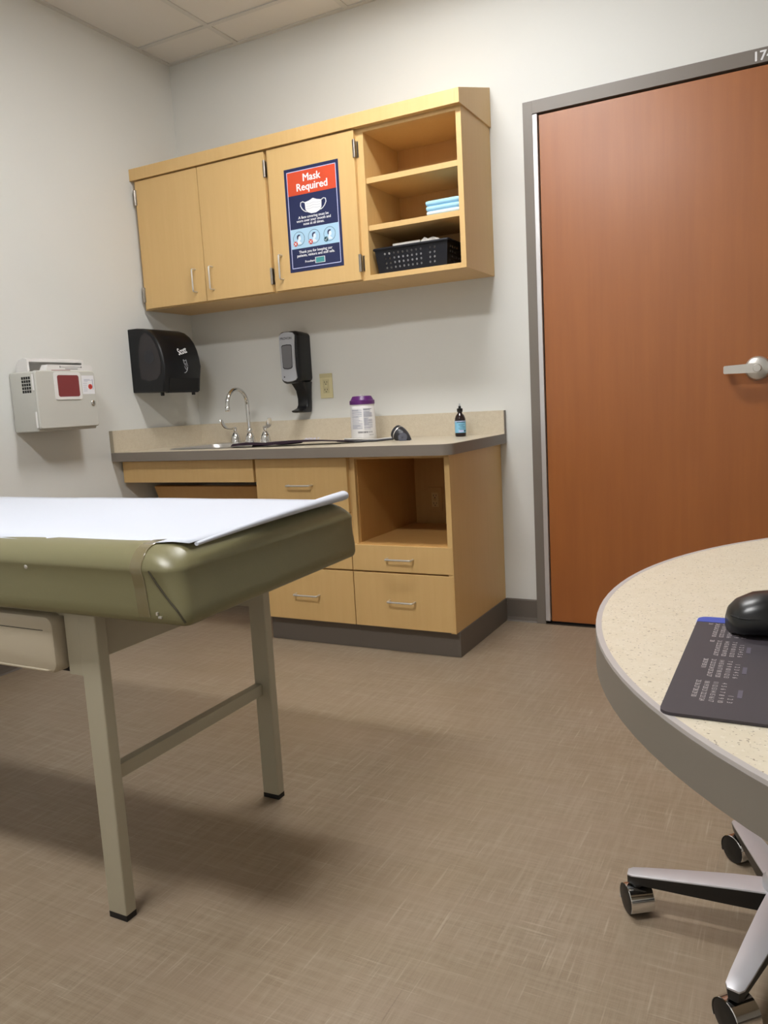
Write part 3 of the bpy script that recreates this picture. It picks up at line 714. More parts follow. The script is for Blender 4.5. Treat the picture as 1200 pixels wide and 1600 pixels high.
# ------------------------------------------------------------------ wall-mounted things
# outlets
def outlet(name, label, cx, y_, z0, z1, wd, plate_m, dim_m):
    zc = (z0 + z1) / 2
    t = thing(name, label, 'outlet', (cx, y_, z0))
    obj('cover_plate', B((cx - wd / 2, cx + wd / 2, y_ - 0.006, y_, z0, z1), bev=0.002), plate_m, t)
    obj('receptacle_face', B((cx - 0.0168, cx + 0.0168, y_ - 0.0078, y_ - 0.005, zc - 0.035, zc + 0.031), bev=0.0008), dim_m, t)
    bm = bmesh.new()
    for zz in (zc + 0.014, zc - 0.022):
        box(bm, cx - 0.0080, cx - 0.0055, y_ - 0.0082, y_ - 0.0076, zz, zz + 0.008)
        box(bm, cx + 0.0055, cx + 0.0078, y_ - 0.0082, y_ - 0.0076, zz + 0.001, zz + 0.008)
        lathe(bm, [(0.0026, 0), (0.0026, 0.0006)], (cx, y_ - 0.0077, zz - 0.006), (0, -1, 0), 10)
    obj('slot', bm, M['void'], t)
    obj('test_button', B((cx - 0.007, cx + 0.007, y_ - 0.0088, y_ - 0.0075, zc - 0.0055, zc - 0.001), (cx - 0.007, cx + 0.007, y_ - 0.0088, y_ - 0.0075, zc + 0.001, zc + 0.0055), bev=0.0004), plate_m, t)
    return t
o1 = outlet('power_outlet', 'ivory duplex outlet on back wall beside the soap dispenser', 0.8125, -0.0005, 1.046, 1.165, 0.070, M['ivory'], M['ivory_darker'])
obj('upper_strip', B((0.778, 0.847, -0.0075, -0.0055, 1.1445, 1.1650), bev=0.0008), M['ivory_darker'], o1)
outlet('power_outlet', 'beige outlet at the back of the open base cubby', 1.372, -0.0165, 0.497, 0.612, 0.070, M['maple_shaded'], M['maple'])

# soap dispenser
sd = thing('soap_dispenser', 'black and silver touch-free soap dispenser on back wall', 'soap dispenser', (0.677, -0.05, 0.98))
def xz_ring(y_, x0, x1, z0, z1, r, n=6, bulge=0.0):
    return [(x, y_, z) for x, z in rrect(x0, x1, z0, z1, r, n)]
bm = bmesh.new()
loft(bm, [xz_ring(-0.0005, 0.626, 0.733, 1.132, 1.366, 0.02), xz_ring(-0.05, 0.624, 0.735, 1.127, 1.371, 0.022), xz_ring(-0.092, 0.622, 0.734, 1.125, 1.373, 0.024), xz_ring(-0.104, 0.624, 0.732, 1.128, 1.372, 0.026), xz_ring(-0.110, 0.630, 0.727, 1.133, 1.367, 0.026)])
obj('housing', bm, M['black'], sd, 40)
zz_ = [1.134, 1.142, 1.165, 1.25, 1.34, 1.360, 1.3655]
def cover_shape(y_, k):
    L = [(0.642, 1.1360), (0.628, 1.1440)]
    Lf = [(0.6290, 1.150), (0.6275, 1.20), (0.6265, 1.26), (0.6260, 1.32), (0.6270, 1.352), (0.640, 1.3640), (0.660, 1.3690), (0.690, 1.3690), (0.714, 1.3640), (0.7260, 1.352), (0.7230, 1.32), (0.7200, 1.26), (0.7205, 1.20), (0.7260, 1.150), (0.716, 1.1400), (0.692, 1.1345), (0.662, 1.1335), (0.640, 1.1390)]
    cx, cz = 0.6735, 1.25
    return [(cx - 0.0015 + (x - cx) * k * 0.90, y_, cz + (z - cz) * k) for x, z in Lf]
bm = loft(bmesh.new(), [cover_shape(-0.106, 1.0), cover_shape(-0.1135, 1.0), cover_shape(-0.1155, 0.985)])
obj('front_cover', bm, M['silver'], sd, 40)
def tapered(y_, k):
    pts = [(0.6450, 1.205), (0.6430, 1.30), (0.650, 1.3065), (0.675, 1.3085), (0.700, 1.3065), (0.7050, 1.30), (0.7020, 1.205), (0.694, 1.1985), (0.675, 1.196), (0.653, 1.1985)]
    return [(0.671 + (x - 0.674) * k * 0.92, y_, 1.252 + (z - 1.252) * k) for x, z in pts]
obj('window_rim', loft(bmesh.new(), [tapered(-0.115, 1.045), tapered(-0.1162, 1.045)]), M['black'], sd)
obj('level_window', loft(bmesh.new(), [tapered(-0.116, 0.97), tapered(-0.1168, 0.97)]), M['window_grey'], sd)
obj('sensor', lathe(bmesh.new(), [(0.0035, 0), (0.0035, 0.001)], (0.6475, -0.1152, 1.158), (0, -1, 0), 14), M['void'], sd)
obj('lettering', text_bm('PROVON', 0.0160, (0.6700, -0.1158, 1.3340), R_, U_, 'CENTER', 0.00035), M['dark_print'], sd)
bm = bmesh.new()
rings = []
for z, x0, x1, yb, yf in ((1.130, 0.652, 0.734, -0.0005, -0.080), (1.118, 0.655, 0.731, -0.0005, -0.070), (1.09, 0.660, 0.728, -0.0005, -0.050), (1.05, 0.661, 0.726, -0.0005, -0.040), (1.02, 0.661, 0.725, -0.0005, -0.042), (1.005, 0.659, 0.724, -0.0005, -0.052), (0.998, 0.657, 0.723, -0.0005, -0.075), (0.993, 0.657, 0.722, -0.0005, -0.098), (0.986, 0.659, 0.721, -0.0005, -0.092), (0.983, 0.663, 0.718, -0.0005, -0.070)):
    rings.append([(x, y_, z) for x, y_ in rrect(x0, x1, yf, yb, 0.010, 4)])
obj('drip_shield', loft(bm, rings), M['black'], sd, 50)
obj('drip_lip', tube(bmesh.new(), [(0.664, -0.098, 0.9925), (0.676, -0.1005, 0.9925), (0.690, -0.1015, 0.9925), (0.704, -0.1005, 0.9925), (0.716, -0.098, 0.9925)], 0.0016, 6), M['black'], sd)

# paper towel dispenser on the left wall
td = thing('towel_dispenser', 'black paper towel dispenser mounted in the wall corner', 'towel dispenser', (0.1, -0.33, 1.115))
prof = [(0.0005, 1.120), (0.0005, 1.424), (0.050, 1.424), (0.095, 1.419), (0.130, 1.407), (0.160, 1.385), (0.184, 1.353), (0.200, 1.318), (0.2095, 1.280), (0.2155, 1.238), (0.2060, 1.185), (0.1960, 1.118), (0.19, 1.115)]
def prof_at(y_, k):   # scale the outline about the wall line
    return [(0.0005 + (x - 0.0005) * k, y_, 1.27 + (z - 1.27) * (1 - (1 - k) * 0.6)) for x, z in prof]
obj('housing', loft(bmesh.new(), [prof_at(-0.462, 0.955), prof_at(-0.458, 0.985), prof_at(-0.448, 1.0), prof_at(-0.215, 1.0), prof_at(-0.206, 0.985), prof_at(-0.202, 0.955)]), M['black'], td, 32)
bm = bmesh.new()
sw = [(0.062, 1.185), (0.055, 1.250), (0.060, 1.330), (0.082, 1.382), (0.112, 1.398), (0.140, 1.380), (0.166, 1.345), (0.184, 1.300), (0.192, 1.250), (0.186, 1.205), (0.160, 1.178), (0.110, 1.172)]
prism(bm, sw, 'y', -0.4635, -0.460)
obj('side_window', bm, M['smoke'], td)
obj('paper_roll', lathe(bmesh.new(), [(0.016, 0), (0.030, 0.0003), (0.032, 0.0006)], (0.122, -0.4637, 1.285), (0, -1, 0), 24), M['gauge'], td)
bm = bmesh.new(); prism(bm, [(0.1975, 1.123), (0.2075, 1.180), (0.2085, 1.180), (0.1985, 1.123)], 'y', -0.43, -0.222)
obj('paper_slot', bm, M['void'], td)
obj('tear_bar', B((0.178, 0.1985, -0.435, -0.220, 1.112, 1.121), bev=0.002), M['black'], td)
obj('bumper', lathe(bmesh.new(), [(0.008, 0), (0.009, 0.002), (0.009, 0.014), (0.008, 0.016)], (0.150, -0.425, 1.100), (0, 0, 1), 14), M['black_soft'], td)
obj('bumper', lathe(bmesh.new(), [(0.008, 0), (0.009, 0.002), (0.009, 0.014), (0.008, 0.016)], (0.185, -0.245, 1.100), (0, 0, 1), 14), M['black_soft'], td)
# brand word and emblem on the curved front (front faces +x, reading direction +y)
nrm = Vector((0.93, 0, 0.36)).normalized(); upv = Vector((-0.36, 0, 0.93)).normalized()
bm = text_bm('Scott', 0.048, Vector((0.2043, -0.358, 1.3125)) - upv * 0.026, (-0.09, 0.97, 0.23), tuple(upv), 'LEFT', 0.0010, squeeze=0.68)
obj('lettering', bm, M['white'], td)
bm = bmesh.new()
def ep(a, b): return (0.2128 + (1.243 - 1.243 - b) * 0.10 * 0 + 0.0012, -0.318 + a, 1.238 + b)
for path in ([(-0.014, 0.030), (-0.008, 0.012), (0.000, 0.000), (0.010, -0.006)], [(-0.014, 0.030), (-0.004, 0.024), (0.006, 0.030), (0.010, 0.014), (0.014, 0.002)], [(0.000, 0.014), (0.006, 0.002), (0.020, 0.000)], [(0.014, -0.004), (0.008, -0.022), (-0.004, -0.032), (-0.012, -0.032)], [(-0.010, 0.0), (0.002, -0.016), (0.010, -0.014)]):
    tube(bm, [ep(a, b) for a, b in path], 0.0017, 6)
obj('emblem', bm, M['silver'], td)

# sharps container enclosure on the left wall
sh = thing('sharps_container', 'pale grey wall-mounted sharps box with dark red window', 'sharps container', (0.08, -0.99, 0.965))
SY0_, SY1_, SZ0, SZ1 = -1.143, -0.838, 0.9685, 1.2120
bm = bmesh.new()
box(bm, 0.0005, 0.140, SY0_, SY1_, SZ0, SZ1, bev=0.007, seg=3)
obj('enclosure', bm, M['sharps'], sh, 40)
pan = loft(bmesh.new(), [[(0.1405, y_, z) for y_, z in rrect(SY0_ - 0.001, SY1_ + 0.002, SZ0 + 0.010, SZ1 + 0.002, 0.012)], [(0.152, y_, z) for y_, z in rrect(SY0_ - 0.001, SY1_ + 0.002, SZ0 + 0.010, SZ1 + 0.002, 0.012)], [(0.156, y_, z) for y_, z in rrect(SY0_ + 0.003, SY1_ - 0.002, SZ0 + 0.014, SZ1 - 0.002, 0.010)]])
dp = obj('front_door', pan, M['sharps'], sh)
bm = bmesh.new(); 
loft(bm, [[(0.1555, y_, z) for y_, z in rrect(-1.055, -0.916, 1.093, 1.207, 0.010)], [(0.160, y_, z) for y_, z in rrect(-1.053, -0.918, 1.095, 1.205, 0.009)]])
obj('window_frame', bm, M['sharps_light'], dp, 40)
obj('red_window', loft(bmesh.new(), [[(0.158, y_, z) for y_, z in rrect(-1.040, -0.930, 1.107, 1.195, 0.009)], [(0.1606, y_, z) for y_, z in rrect(-1.040, -0.930, 1.107, 1.195, 0.009)]]), M['red_win'], dp)
lk = obj('lock', lathe(bmesh.new(), [(0.0115, 0), (0.0115, 0.004), (0.009, 0.006), (0.001, 0.006)], (0.1558, -0.862, 1.077), (1, 0, 0), 22), M['chrome'], dp, 40)
obj('keyhole', B((0.1614, 0.1622, -0.8632, -0.8608, 1.071, 1.083)), M['void'], lk)
st_ = obj('sticker', B((0.1558, 0.1566, -0.911, -0.846, 1.116, 1.194)), M['label_white'], dp)
bm = bmesh.new()
for k, (a0, a1) in enumerate(((-0.900, -0.868), (-0.900, -0.880), (-0.905, -0.884), (-0.905, -0.886), (-0.905, -0.888), (-0.905, -0.884), (-0.905, -0.886))):
    box(bm, 0.1565, 0.1570, a0, a1, 1.176 - k * 0.008, 1.178 - k * 0.008)
box(bm, 0.1565, 0.1570, -0.856, -0.852, 1.135, 1.178); box(bm, 0.1565, 0.1570, -0.900, -0.858, 1.173, 1.175)
obj('sticker_print', bm, M['grey_print'], st_)
obj('warning_mark', lathe(bmesh.new(), [(0.011, 0), (0.011, 0.0006)], (0.1566, -0.868, 1.147), (1, 0, 0), 20), M['red'], st_)
bm = bmesh.new()
for k in range(3):
    a = PI / 2 + 2 * PI * k / 3; tube(bm, [(0.1574, -0.868 + 0.0015 * math.cos(a), 1.147 + 0.0015 * math.sin(a)), (0.1574, -0.868 + 0.007 * math.cos(a), 1.147 + 0.007 * math.sin(a))], 0.0011, 5)
obj('warning_symbol', bm, M['dark_print'], st_)
for k in range(5):        # vent grille on the near side
    for j in range(4):
        rows = 1.1265 + k * 0.0135; cols = 0.0740 + j * 0.0135
        obj('vent_opening', B((cols, cols + 0.0108, SY0_ - 0.0006, SY0_ + 0.002, rows, rows + 0.0108)), M['void'], sh)
for z0 in (1.135, 0.985): obj('door_hinge', tube(bmesh.new(), [(0.1425, SY0_ - 0.003, z0), (0.1425, SY0_ - 0.003, z0 + 0.065)], 0.004, 8), M['sharps_light'], sh, 40)
# drop tray on top
bm = bmesh.new()
prism(bm, [(0.030, 1.212), (0.034, 1.240), (0.050, 1.262), (0.078, 1.268), (0.098, 1.262), (0.098, 1.212)], 'y', -1.128, -1.118)
prism(bm, [(0.030, 1.212), (0.034, 1.240), (0.050, 1.262), (0.078, 1.268), (0.098, 1.262), (0.098, 1.212)], 'y', -0.850, -0.840)
box(bm, 0.030, 0.040, -1.118, -0.850, 1.212, 1.250); prism(bm, [(0.040, 1.248), (0.050, 1.262), (0.078, 1.268), (0.098, 1.262), (0.098, 1.252), (0.078, 1.258), (0.052, 1.252)], 'y', -1.118, -0.850)
obj('drop_hood', bm, M['sharps_light'], sh, 40)
bm = bmesh.new(); prism(bm, [(-1.085, 1.2125), (-1.070, 1.238), (-0.850, 1.238), (-0.840, 1.228), (-0.845, 1.2125)], 'x', 0.112, 0.150)
tr = obj('drop_tray', bm, M['sharps_light'], sh)
bm = bmesh.new()
box(bm, 0.1500, 0.1506, -1.010, -0.900, 1.2285, 1.2300); box(bm, 0.1500, 0.1506, -1.012, -1.009, 1.226, 1.233); box(bm, 0.1500, 0.1506, -0.902, -0.899, 1.226, 1.233)
box(bm, 0.1500, 0.1506, -0.985, -0.920, 1.2205, 1.2225)
obj('tray_print', bm, M['dark_print'], tr)
bm = bmesh.new(); box(bm, 0.1500, 0.1505, -1.055, -0.960, 1.2145, 1.2165); obj('red_print', bm, M['red_win'], tr)

# ------------------------------------------------------------------ things on the open shelves
random.seed(5)
for k, (z0, th, x0, lab) in enumerate(((1.7407, 0.017, 1.5230, 'bottom light blue folded cloth lying on the shelf board'), (1.7580, 0.020, 1.5205, 'middle light blue folded cloth, between two others on shelf'), (1.7783, 0.021, 1.5185, 'topmost light blue folded cloth of the shelf stack'))):
    bm = bmesh.new(); rings = []
    yf = -0.312 + 0.002 * k
    n = 14
    for i in range(n + 1):                     # front fold is rounded: profile in (y,z) extruded along x with slight sag
        xx = x0 + (1.6620 - x0) * i / n
        lift = 0.0006 * math.sin(4 * xx * 20 + k); kx = 0.8 if i in (0, n) else 1.0
        pr_ = []
        for a in range(9):
            t_ = PI / 2 + PI * a / 8; pr_.append((xx, yf + th / 2 * 0.9 + th / 2 * 0.9 * math.cos(t_), z0 + th / 2 + th / 2 * kx * math.sin(t_) + lift * 0))
        pr_ += [(xx, -0.12, z0 + 0.001), (xx, -0.11, z0 + th / 2), (xx, -0.12, z0 + th - 0.001)]
        rings.append(pr_)
    c = obj('folded_cloth', loft(bm, rings), M['cloth'], None, 50)
    tag(c, lab, 'cloth', 'folded cloths on the shelf')
    if k == 0: c.data.materials[0] = mat('pale_blue_white_drape', (206, 226, 238), 0.8)

bk = thing('storage_basket', 'blue-black perforated plastic basket on the lowest open shelf', 'basket', (1.44, -0.16, 1.5407))
BZ0, BZ1 = 1.5410, 1.6440
def basket_pt(s, t_, face):  # s along, t_ up; tapered walls
    o_ = 0.012 * t_
    x0, x1, yf, yb = 1.287 - o_, 1.592 + o_, -0.292 - o_, -0.055 + o_ * 0.5
    z = BZ0 + 0.001 + (BZ1 - BZ0 - 0.001) * t_
    if face == 'f': return Vector((x0 + (x1 - x0) * s, yf, z))
    if face == 'r': return Vector((x1, yf + (yb - yf) * s, z))
    if face == 'b': return Vector((x1 + (x0 - x1) * s, yb, z))
    return Vector((x0, yb + (yf - yb) * s, z))
def holed(bm, face, cols, rows, s0, s1, t0, t1, skip=()):
    S = [0.0] + [s0 + (s1 - s0) * k / cols for k in range(cols + 1)] + [1.0]; T = [0.0] + [t0 + (t1 - t0) * k / rows for k in range(rows + 1)] + [1.0]
    for i in range(len(S) - 1):
        for j in range(len(T) - 1):
            q = [basket_pt(S[i], T[j], face), basket_pt(S[i + 1], T[j], face), basket_pt(S[i + 1], T[j + 1], face), basket_pt(S[i], T[j + 1], face)]
            if 0 < i <= cols and 0 < j <= rows and i not in skip:
                c = sum(q, Vector()) / 4; r = min((q[1] - q[0]).length, (q[3] - q[0]).length) * 0.27
                e1, e2 = (q[1] - q[0]).normalized(), (q[3] - q[0]).normalized()
                oct_ = [bm.verts.new(c + (e1 * math.cos(math.radians(a)) + e2 * math.sin(math.radians(a))) * r) for a in range(225, 585, 45)]
                Q = [bm.verts.new(p) for p in q]
                for k in range(4):
                    a, b_, d_ = oct_[2 * k], oct_[2 * k + 1], oct_[(2 * k + 2) % 8]
                    bm.faces.new((Q[k], Q[(k + 1) % 4], d_, b_, a))
            else:
                bm.faces.new([bm.verts.new(p) for p in q])
bm = bmesh.new()
holed(bm, 'f', 12, 4, 0.10, 0.86, 0.14, 0.86, skip=(10,))
holed(bm, 'r', 9, 4, 0.08, 0.92, 0.14, 0.86)
holed(bm, 'b', 1, 1, 0.4, 0.6, 0.4, 0.6, skip=(1,)); holed(bm, 'l', 9, 4, 0.08, 0.92, 0.14, 0.86)
bm.faces.new([bm.verts.new(basket_pt(s, 0, f)) for s, f in ((0, 'f'), (1, 'f'), (0, 'b'), (1, 'b'))])
bmesh.ops.remove_doubles(bm, verts=bm.verts[:], dist=0.0002)
bw = obj('basket_body', bm, M['basket'], bk)
md = bw.modifiers.new('thickness', 'SOLIDIFY'); md.thickness = 0.002; md.offset = 0
def rim_ring(o_, z): return [(x, y_, z) for x, y_ in rrect(1.275 - o_, 1.604 + o_, -0.304 - o_, -0.046 + o_, 0.012, 4)]
bm = loft(bmesh.new(), [rim_ring(-0.001, BZ1 - 0.002), rim_ring(0.008, BZ1 - 0.006), rim_ring(0.009, BZ1 - 0.002), rim_ring(0.007, BZ1 + 0.002), rim_ring(-0.002, BZ1 + 0.002)], cap=False)
obj('basket_rim', bm, M['basket'], bk, 50)
# contents
pk = obj('paper_packet', B((1.345, 1.470, -0.275, -0.215, 1.575, 1.6620), bev=0.002), M['packet'], None); tag(pk, 'flat grey-white packet standing in the basket, with a straight top', 'packet', 'packets in the basket')
bm = bmesh.new(); rings = []
for i, (s, h1, h2) in enumerate(((0, 0.0, 0.006), (0.2, 0.004, 0.022), (0.4, 0.0, 0.012), (0.6, 0.010, 0.020), (0.8, 0.002, 0.014), (1, 0.0, 0.004))):
    xx = 1.474 + 0.085 * s; rings.append([(xx, -0.285 + h1, 1.57), (xx, -0.278 + h1, 1.648 + h2), (xx, -0.250 - h1, 1.652 + h2 * 0.8), (xx, -0.215, 1.57)])
cb = obj('crumpled_packet', loft(bm, rings), M['packet'], None); tag(cb, 'crumpled grey-white plastic packet sticking out of the basket', 'packet', 'packets in the basket')
pk = obj('paper_packet', B((1.298, 1.341, -0.284, -0.140, 1.5435, 1.6475), bev=0.003), M['packet'], None); tag(pk, 'low grey-white packet in the basket corner by the cabinet door', 'packet', 'packets in the basket')
pk = obj('paper_packet', B((1.346, 1.560, -0.289, -0.286, 1.5435, 1.6380)), M['label_white'], None); tag(pk, 'white sheet showing through the basket holes', 'packet', 'packets in the basket')

# ------------------------------------------------------------------ exam table
ex = thing('exam_table', 'olive vinyl exam table on taupe metal legs', 'exam table', (1.0, -2.027, 0.0))
TX0, TX1, TY0, TY1, TZ0, TZ1 = 0.09, 1.921, -2.350, -1.704, 0.648, 0.785
def pad_ring(z, inset, r):
    out = []
    for x, y_ in rrect(TX0 + inset, TX1 - inset, TY0 + inset, TY1 - inset, r, 8):      # the near end corner flares out towards the bottom
        k = max(0.0, min(1.0, (-2.02 - y_) / 0.32)) * max(0.0, min(1.0, (0.752 - z) / 0.09))
        out.append((x + (0.024 * k if x > 1.5 else 0), y_, z))
    return out
rings = [pad_ring(TZ0, 0.020, 0.012), pad_ring(TZ0 + 0.001, 0.010, 0.014), pad_ring(TZ0 + 0.005, 0.006, 0.018), pad_ring(TZ0 + 0.013, 0.0035, 0.020), pad_ring(TZ0 + 0.03, 0.003, 0.022), pad_ring(TZ0 + 0.06, 0.004, 0.028), pad_ring(TZ0 + 0.082, 0.003, 0.034), pad_ring(TZ1 - 0.043, 0.0008, 0.040)]
EDGE = [(0.0, 0.0), (0.0012, 0.005), (0.004, 0.011), (0.009, 0.018), (0.016, 0.0255), (0.025, 0.0325), (0.034, 0.037), (0.044, 0.0392), (0.054, 0.040)]
for k, (i_, dz) in enumerate(EDGE): rings.append(pad_ring(TZ1 - 0.040 + dz, i_, 0.042 + 0.015 * k / 8))
rings += [pad_ring(TZ1 + 0.001, 0.075, 0.05), pad_ring(TZ1 + 0.0015, 0.14, 0.05)]
pad = obj('cushion', loft(bmesh.new(), rings), M['vinyl'], ex, 60)
def prof_near(off, n=14):   # section of the cushion over its near long edge: (y, z)
    P = [(TY0 + 0.085, TZ1 + 0.0012 + off)]
    for k in range(8, -1, -1):
        i_, dz = EDGE[k]; c_ = 1 - k / 8; P.append((TY0 + i_ - off * c_, TZ1 - 0.040 + dz + off * (1 - c_ * 0.5)))
    P += [(TY0 + 0.003 - off, TZ0 + 0.082), (TY0 + 0.004 - off, TZ0 + 0.06), (TY0 + 0.003 - off, TZ0 + 0.03), (TY0 + 0.0035 - off, TZ0 + 0.013)]
    return P
bm = bmesh.new()
def tape(x0, x1, off):
    A = [[bm.verts.new((x + sk_ * (0.80 - z) * 0.10, y_, z)) for y_, z in prof_near(off)] for x, sk_ in ((x0, 1), (x1, 1))]
    for i in range(len(A[0]) - 1): bm.faces.new((A[0][i], A[1][i], A[1][i + 1], A[0][i + 1]))
tape(1.817, 1.842, 0.0008)
tp = obj('repair_tape', bm, M['tape'], pad, 60); tp['label'] = 'glossy tan tape strip'
bm = bmesh.new(); tube(bm, [(1.8435 + (0.8 - z) * 0.10, y_, z) for y_, z in prof_near(0.0006)[1:]], 0.0016, 6); obj('tape_edge', bm, M['tape'], pad, 60)
tube_pts = [(1.866, TY0 + 0.0002, TZ1 - 0.040), (1.879, TY0 + 0.0022, TZ1 - 0.06), (1.899, TY0 + 0.0034, TZ1 - 0.085), (1.921, TY0 + 0.0028, TZ0 + 0.030), (1.934, TY0 + 0.0066, TZ0 + 0.008)]
obj('corner_seam', tube(bmesh.new(), tube_pts, 0.0018, 6), M['seam'], pad)
obj('staple', B((1.874, 1.878, TY0 - 0.0005, TY0 + 0.004, TZ0 + 0.018, TZ0 + 0.024), (1.878, 1.886, TY0 + 0.0000, TY0 + 0.004, TZ0 + 0.013, TZ0 + 0.017), bev=0.0008), M['nickel'], pad)
obj('vinyl_nick', lathe(bmesh.new(), [(0.005, 0), (0.003, 0.0012), (0.001, 0.0014)], (1.5490, TY0 + 0.0016, 0.7375), (0, -1, 0), 10), M['nickel'], pad)
obj('frame_tray', B((0.30, 1.650, -2.300, -1.756, 0.630, 0.650)), M['table_metal'], ex)
for lx0, lx1 in ((1.6235, 1.6725), (0.330, 0.379)):
    for ly0, ly1 in ((-2.3070, -2.2795), (-1.7745, -1.7480)):
        lg = obj('leg', B((lx0, lx1, ly0, ly1, 0.012, 0.650), bev=0.0025), M['table_metal'], ex)
        obj('rubber_foot', B((lx0 + 0.0005, lx1 - 0.0005, ly0 + 0.0005, ly1 - 0.0005, 0.0002, 0.0125)), M['foot'], lg)
    obj('stretcher', B((lx0 + 0.0015, lx0 + 0.0240, -2.2795, -1.7745, 0.283, 0.312), bev=0.001), M['table_metal'], ex)
    obj('end_apron', B((lx0 + 0.014, lx0 + 0.022, -2.2795, -1.7745, 0.543, 0.632)), M['table_metal'], ex)
obj('side_apron', B((0.379, 0.84, -2.305, -2.290, 0.513, 0.640)), M['table_metal'], ex)
obj('side_apron', B((1.5860, 1.6240, -2.305, -2.290, 0.513, 0.640)), M['table_metal'], ex)
obj('drawer_gap_shade', B((0.84, 1.5860, -2.292, -2.284, 0.512, 0.640)), M['void'], ex)  # flat black backing sheet, paints the shade in the gap round the drawer
obj('side_apron', B((0.379, 1.6240, -1.765, -1.750, 0.513, 0.640)), M['table_metal'], ex)
def dring(y_, i): return [(x, y_, z) for x, z in rrect(0.86 + i, 1.5760 - i, 0.5165 + i, 0.6340 - i, 0.020, 6)]
bm = loft(bmesh.new(), [dring(-2.293, 0.0), dring(-2.318, 0.0), dring(-2.325, 0.003), dring(-2.327, 0.008)])
dw = obj('drawer', bm, M['drawer_plastic'], ex, 40)
obj('groove', B((0.90, 1.548, -2.3276, -2.3265, 0.6040, 0.6052)), M['void'], dw)
obj('drawer_lip', tube(bmesh.new(), [(0.885, -2.325, 0.5225), (1.548, -2.325, 0.5225), (1.560, -2.323, 0.5250)], 0.0035, 8), M['drawer_plastic'], dw, 60)

# exam paper
bm = bmesh.new(); NX, NY = 60, 14
random.seed(11)
def paper_z(x, v): return TZ1 + 0.0026 + 0.0003 * math.sin(9 * x + 3 * v) + 0.0003 * math.sin(23 * x - 5 * v)
grid = []
for i in range(NX + 1):
    s = i / NX; x = 0.12 + (1.905 - 0.12) * s; rowv = []
    y0 = -2.313 + (0.004 if x < 1.57 else -0.008) + 0.003 * math.sin(7 * x) + (0.034 * (x - 1.80) / 0.105 if x > 1.80 else 0)
    y1 = -1.742 + 0.004 * math.sin(5 * x)
    for j in range(NY + 1):
        v = j / NY; y_ = y0 + (y1 - y0) * v; z = paper_z(x, v)
        edge = y_ - (TY0 + 0.042)
        if edge < 0.012 and x < 1.86: z = min(z, TZ1 + 0.0030 - 0.0035 * max(0, (0.012 - edge) / 0.03) ** 2 * 6)
        if x > 1.87: z -= 0.004 * ((x - 1.87) / 0.035) ** 2 * (1 - 0.6 * v)
        rowv.append((x, y_, z))
    grid.append(rowv)
V1 = [[bm.verts.new(p) for p in r] for r in grid]
for i in range(NX):
    for j in range(NY): bm.faces.new((V1[i][j], V1[i + 1][j], V1[i + 1][j + 1], V1[i][j + 1]))
# rolled-up end, growing from the near side to the far side
rings = []
for j in range(NY + 1):
    v = j / NY; p = grid[NX][j]; r = 0.0035 + 0.0075 * v
    xo = 1.922 - 0.022 * v
    rings.append([(xo + 1.35 * r * math.cos(2 * PI * k / 14), p[1] + (0.010 if v > 0.99 else 0), TZ1 + 0.0015 - 0.007 * (1 - v) ** 3 + r + r * math.sin(2 * PI * k / 14)) for k in range(14)])
ro3 = loft(bmesh.new(), rings)
pp = obj('exam_paper', bm, M['paper'], None, 60)
tag(pp, 'white exam paper sheet laid over the olive table cushion', 'paper')
md = pp.modifiers.new('thickness', 'SOLIDIFY'); md.thickness = 0.0006; md.offset = 1
obj('rolled_edge', ro3, M['paper'], pp, 60)

# ------------------------------------------------------------------ desk
DZT, DCX, DCY, DR = 0.760, 3.279, -2.366, 0.626
dk = thing('desk', 'cream speckled rounded desk with a grey edge', 'desk', (3.4, DCY, 0))
def desk_outline(r):
    pts = [(DCX + r * math.cos(a), DCY + r * math.sin(a)) for a in [PI / 2 + PI * k / 64 for k in range(65)]]
    return pts + [(RX - 0.002, DCY - r), (RX - 0.002, DCY + r)]
obj('desk_top', prism(bmesh.new(), desk_outline(DR - 0.006), 'z', DZT - 0.038, DZT), M['desk_top'], dk, 30)
def ring_band(ro, ri, z0, z1):
    bm = bmesh.new(); n = 64; R4 = []
    for k in range(n + 1):
        a = PI / 2 + PI * k / n; c, s = math.cos(a), math.sin(a)
        R4.append([bm.verts.new((DCX + r * c, DCY + r * s, z)) for r, z in ((ro, z0), (ro, z1), (ri, z1), (ri, z0))])
    for s_ in (1, -1):
        q = [bm.verts.new((RX - 0.002, DCY + s_ * r, z)) for r, z in ((ro, z0), (ro, z1), (ri, z1), (ri, z0))]
        if s_ == 1: R4.insert(0, q)
        else: R4.append(q)
    for a, b_ in zip(R4, R4[1:]):
        for i in range(4): bm.faces.new((a[i], b_[i], b_[(i + 1) % 4], a[(i + 1) % 4]))
    return bm
obj('edge_band', ring_band(DR, DR - 0.0061, DZT - 0.041, DZT - 0.0034), M['desk_edge'], dk, 30)
obj('edge_lip', ring_band(DR - 0.0004, DR - 0.0064, DZT - 0.0036, DZT + 0.0002), M['lip'], dk, 30)
obj('pedestal_leg', lathe(bmesh.new(), [(0.20, 0.0), (0.20, 0.012), (0.04, 0.022), (0.0375, 0.03), (0.0375, 0.70), (0.10, 0.705), (0.10, 0.722)], (3.40, DCY, 0.0002), (0, 0, 1), 32), M['frame'], dk, 40)

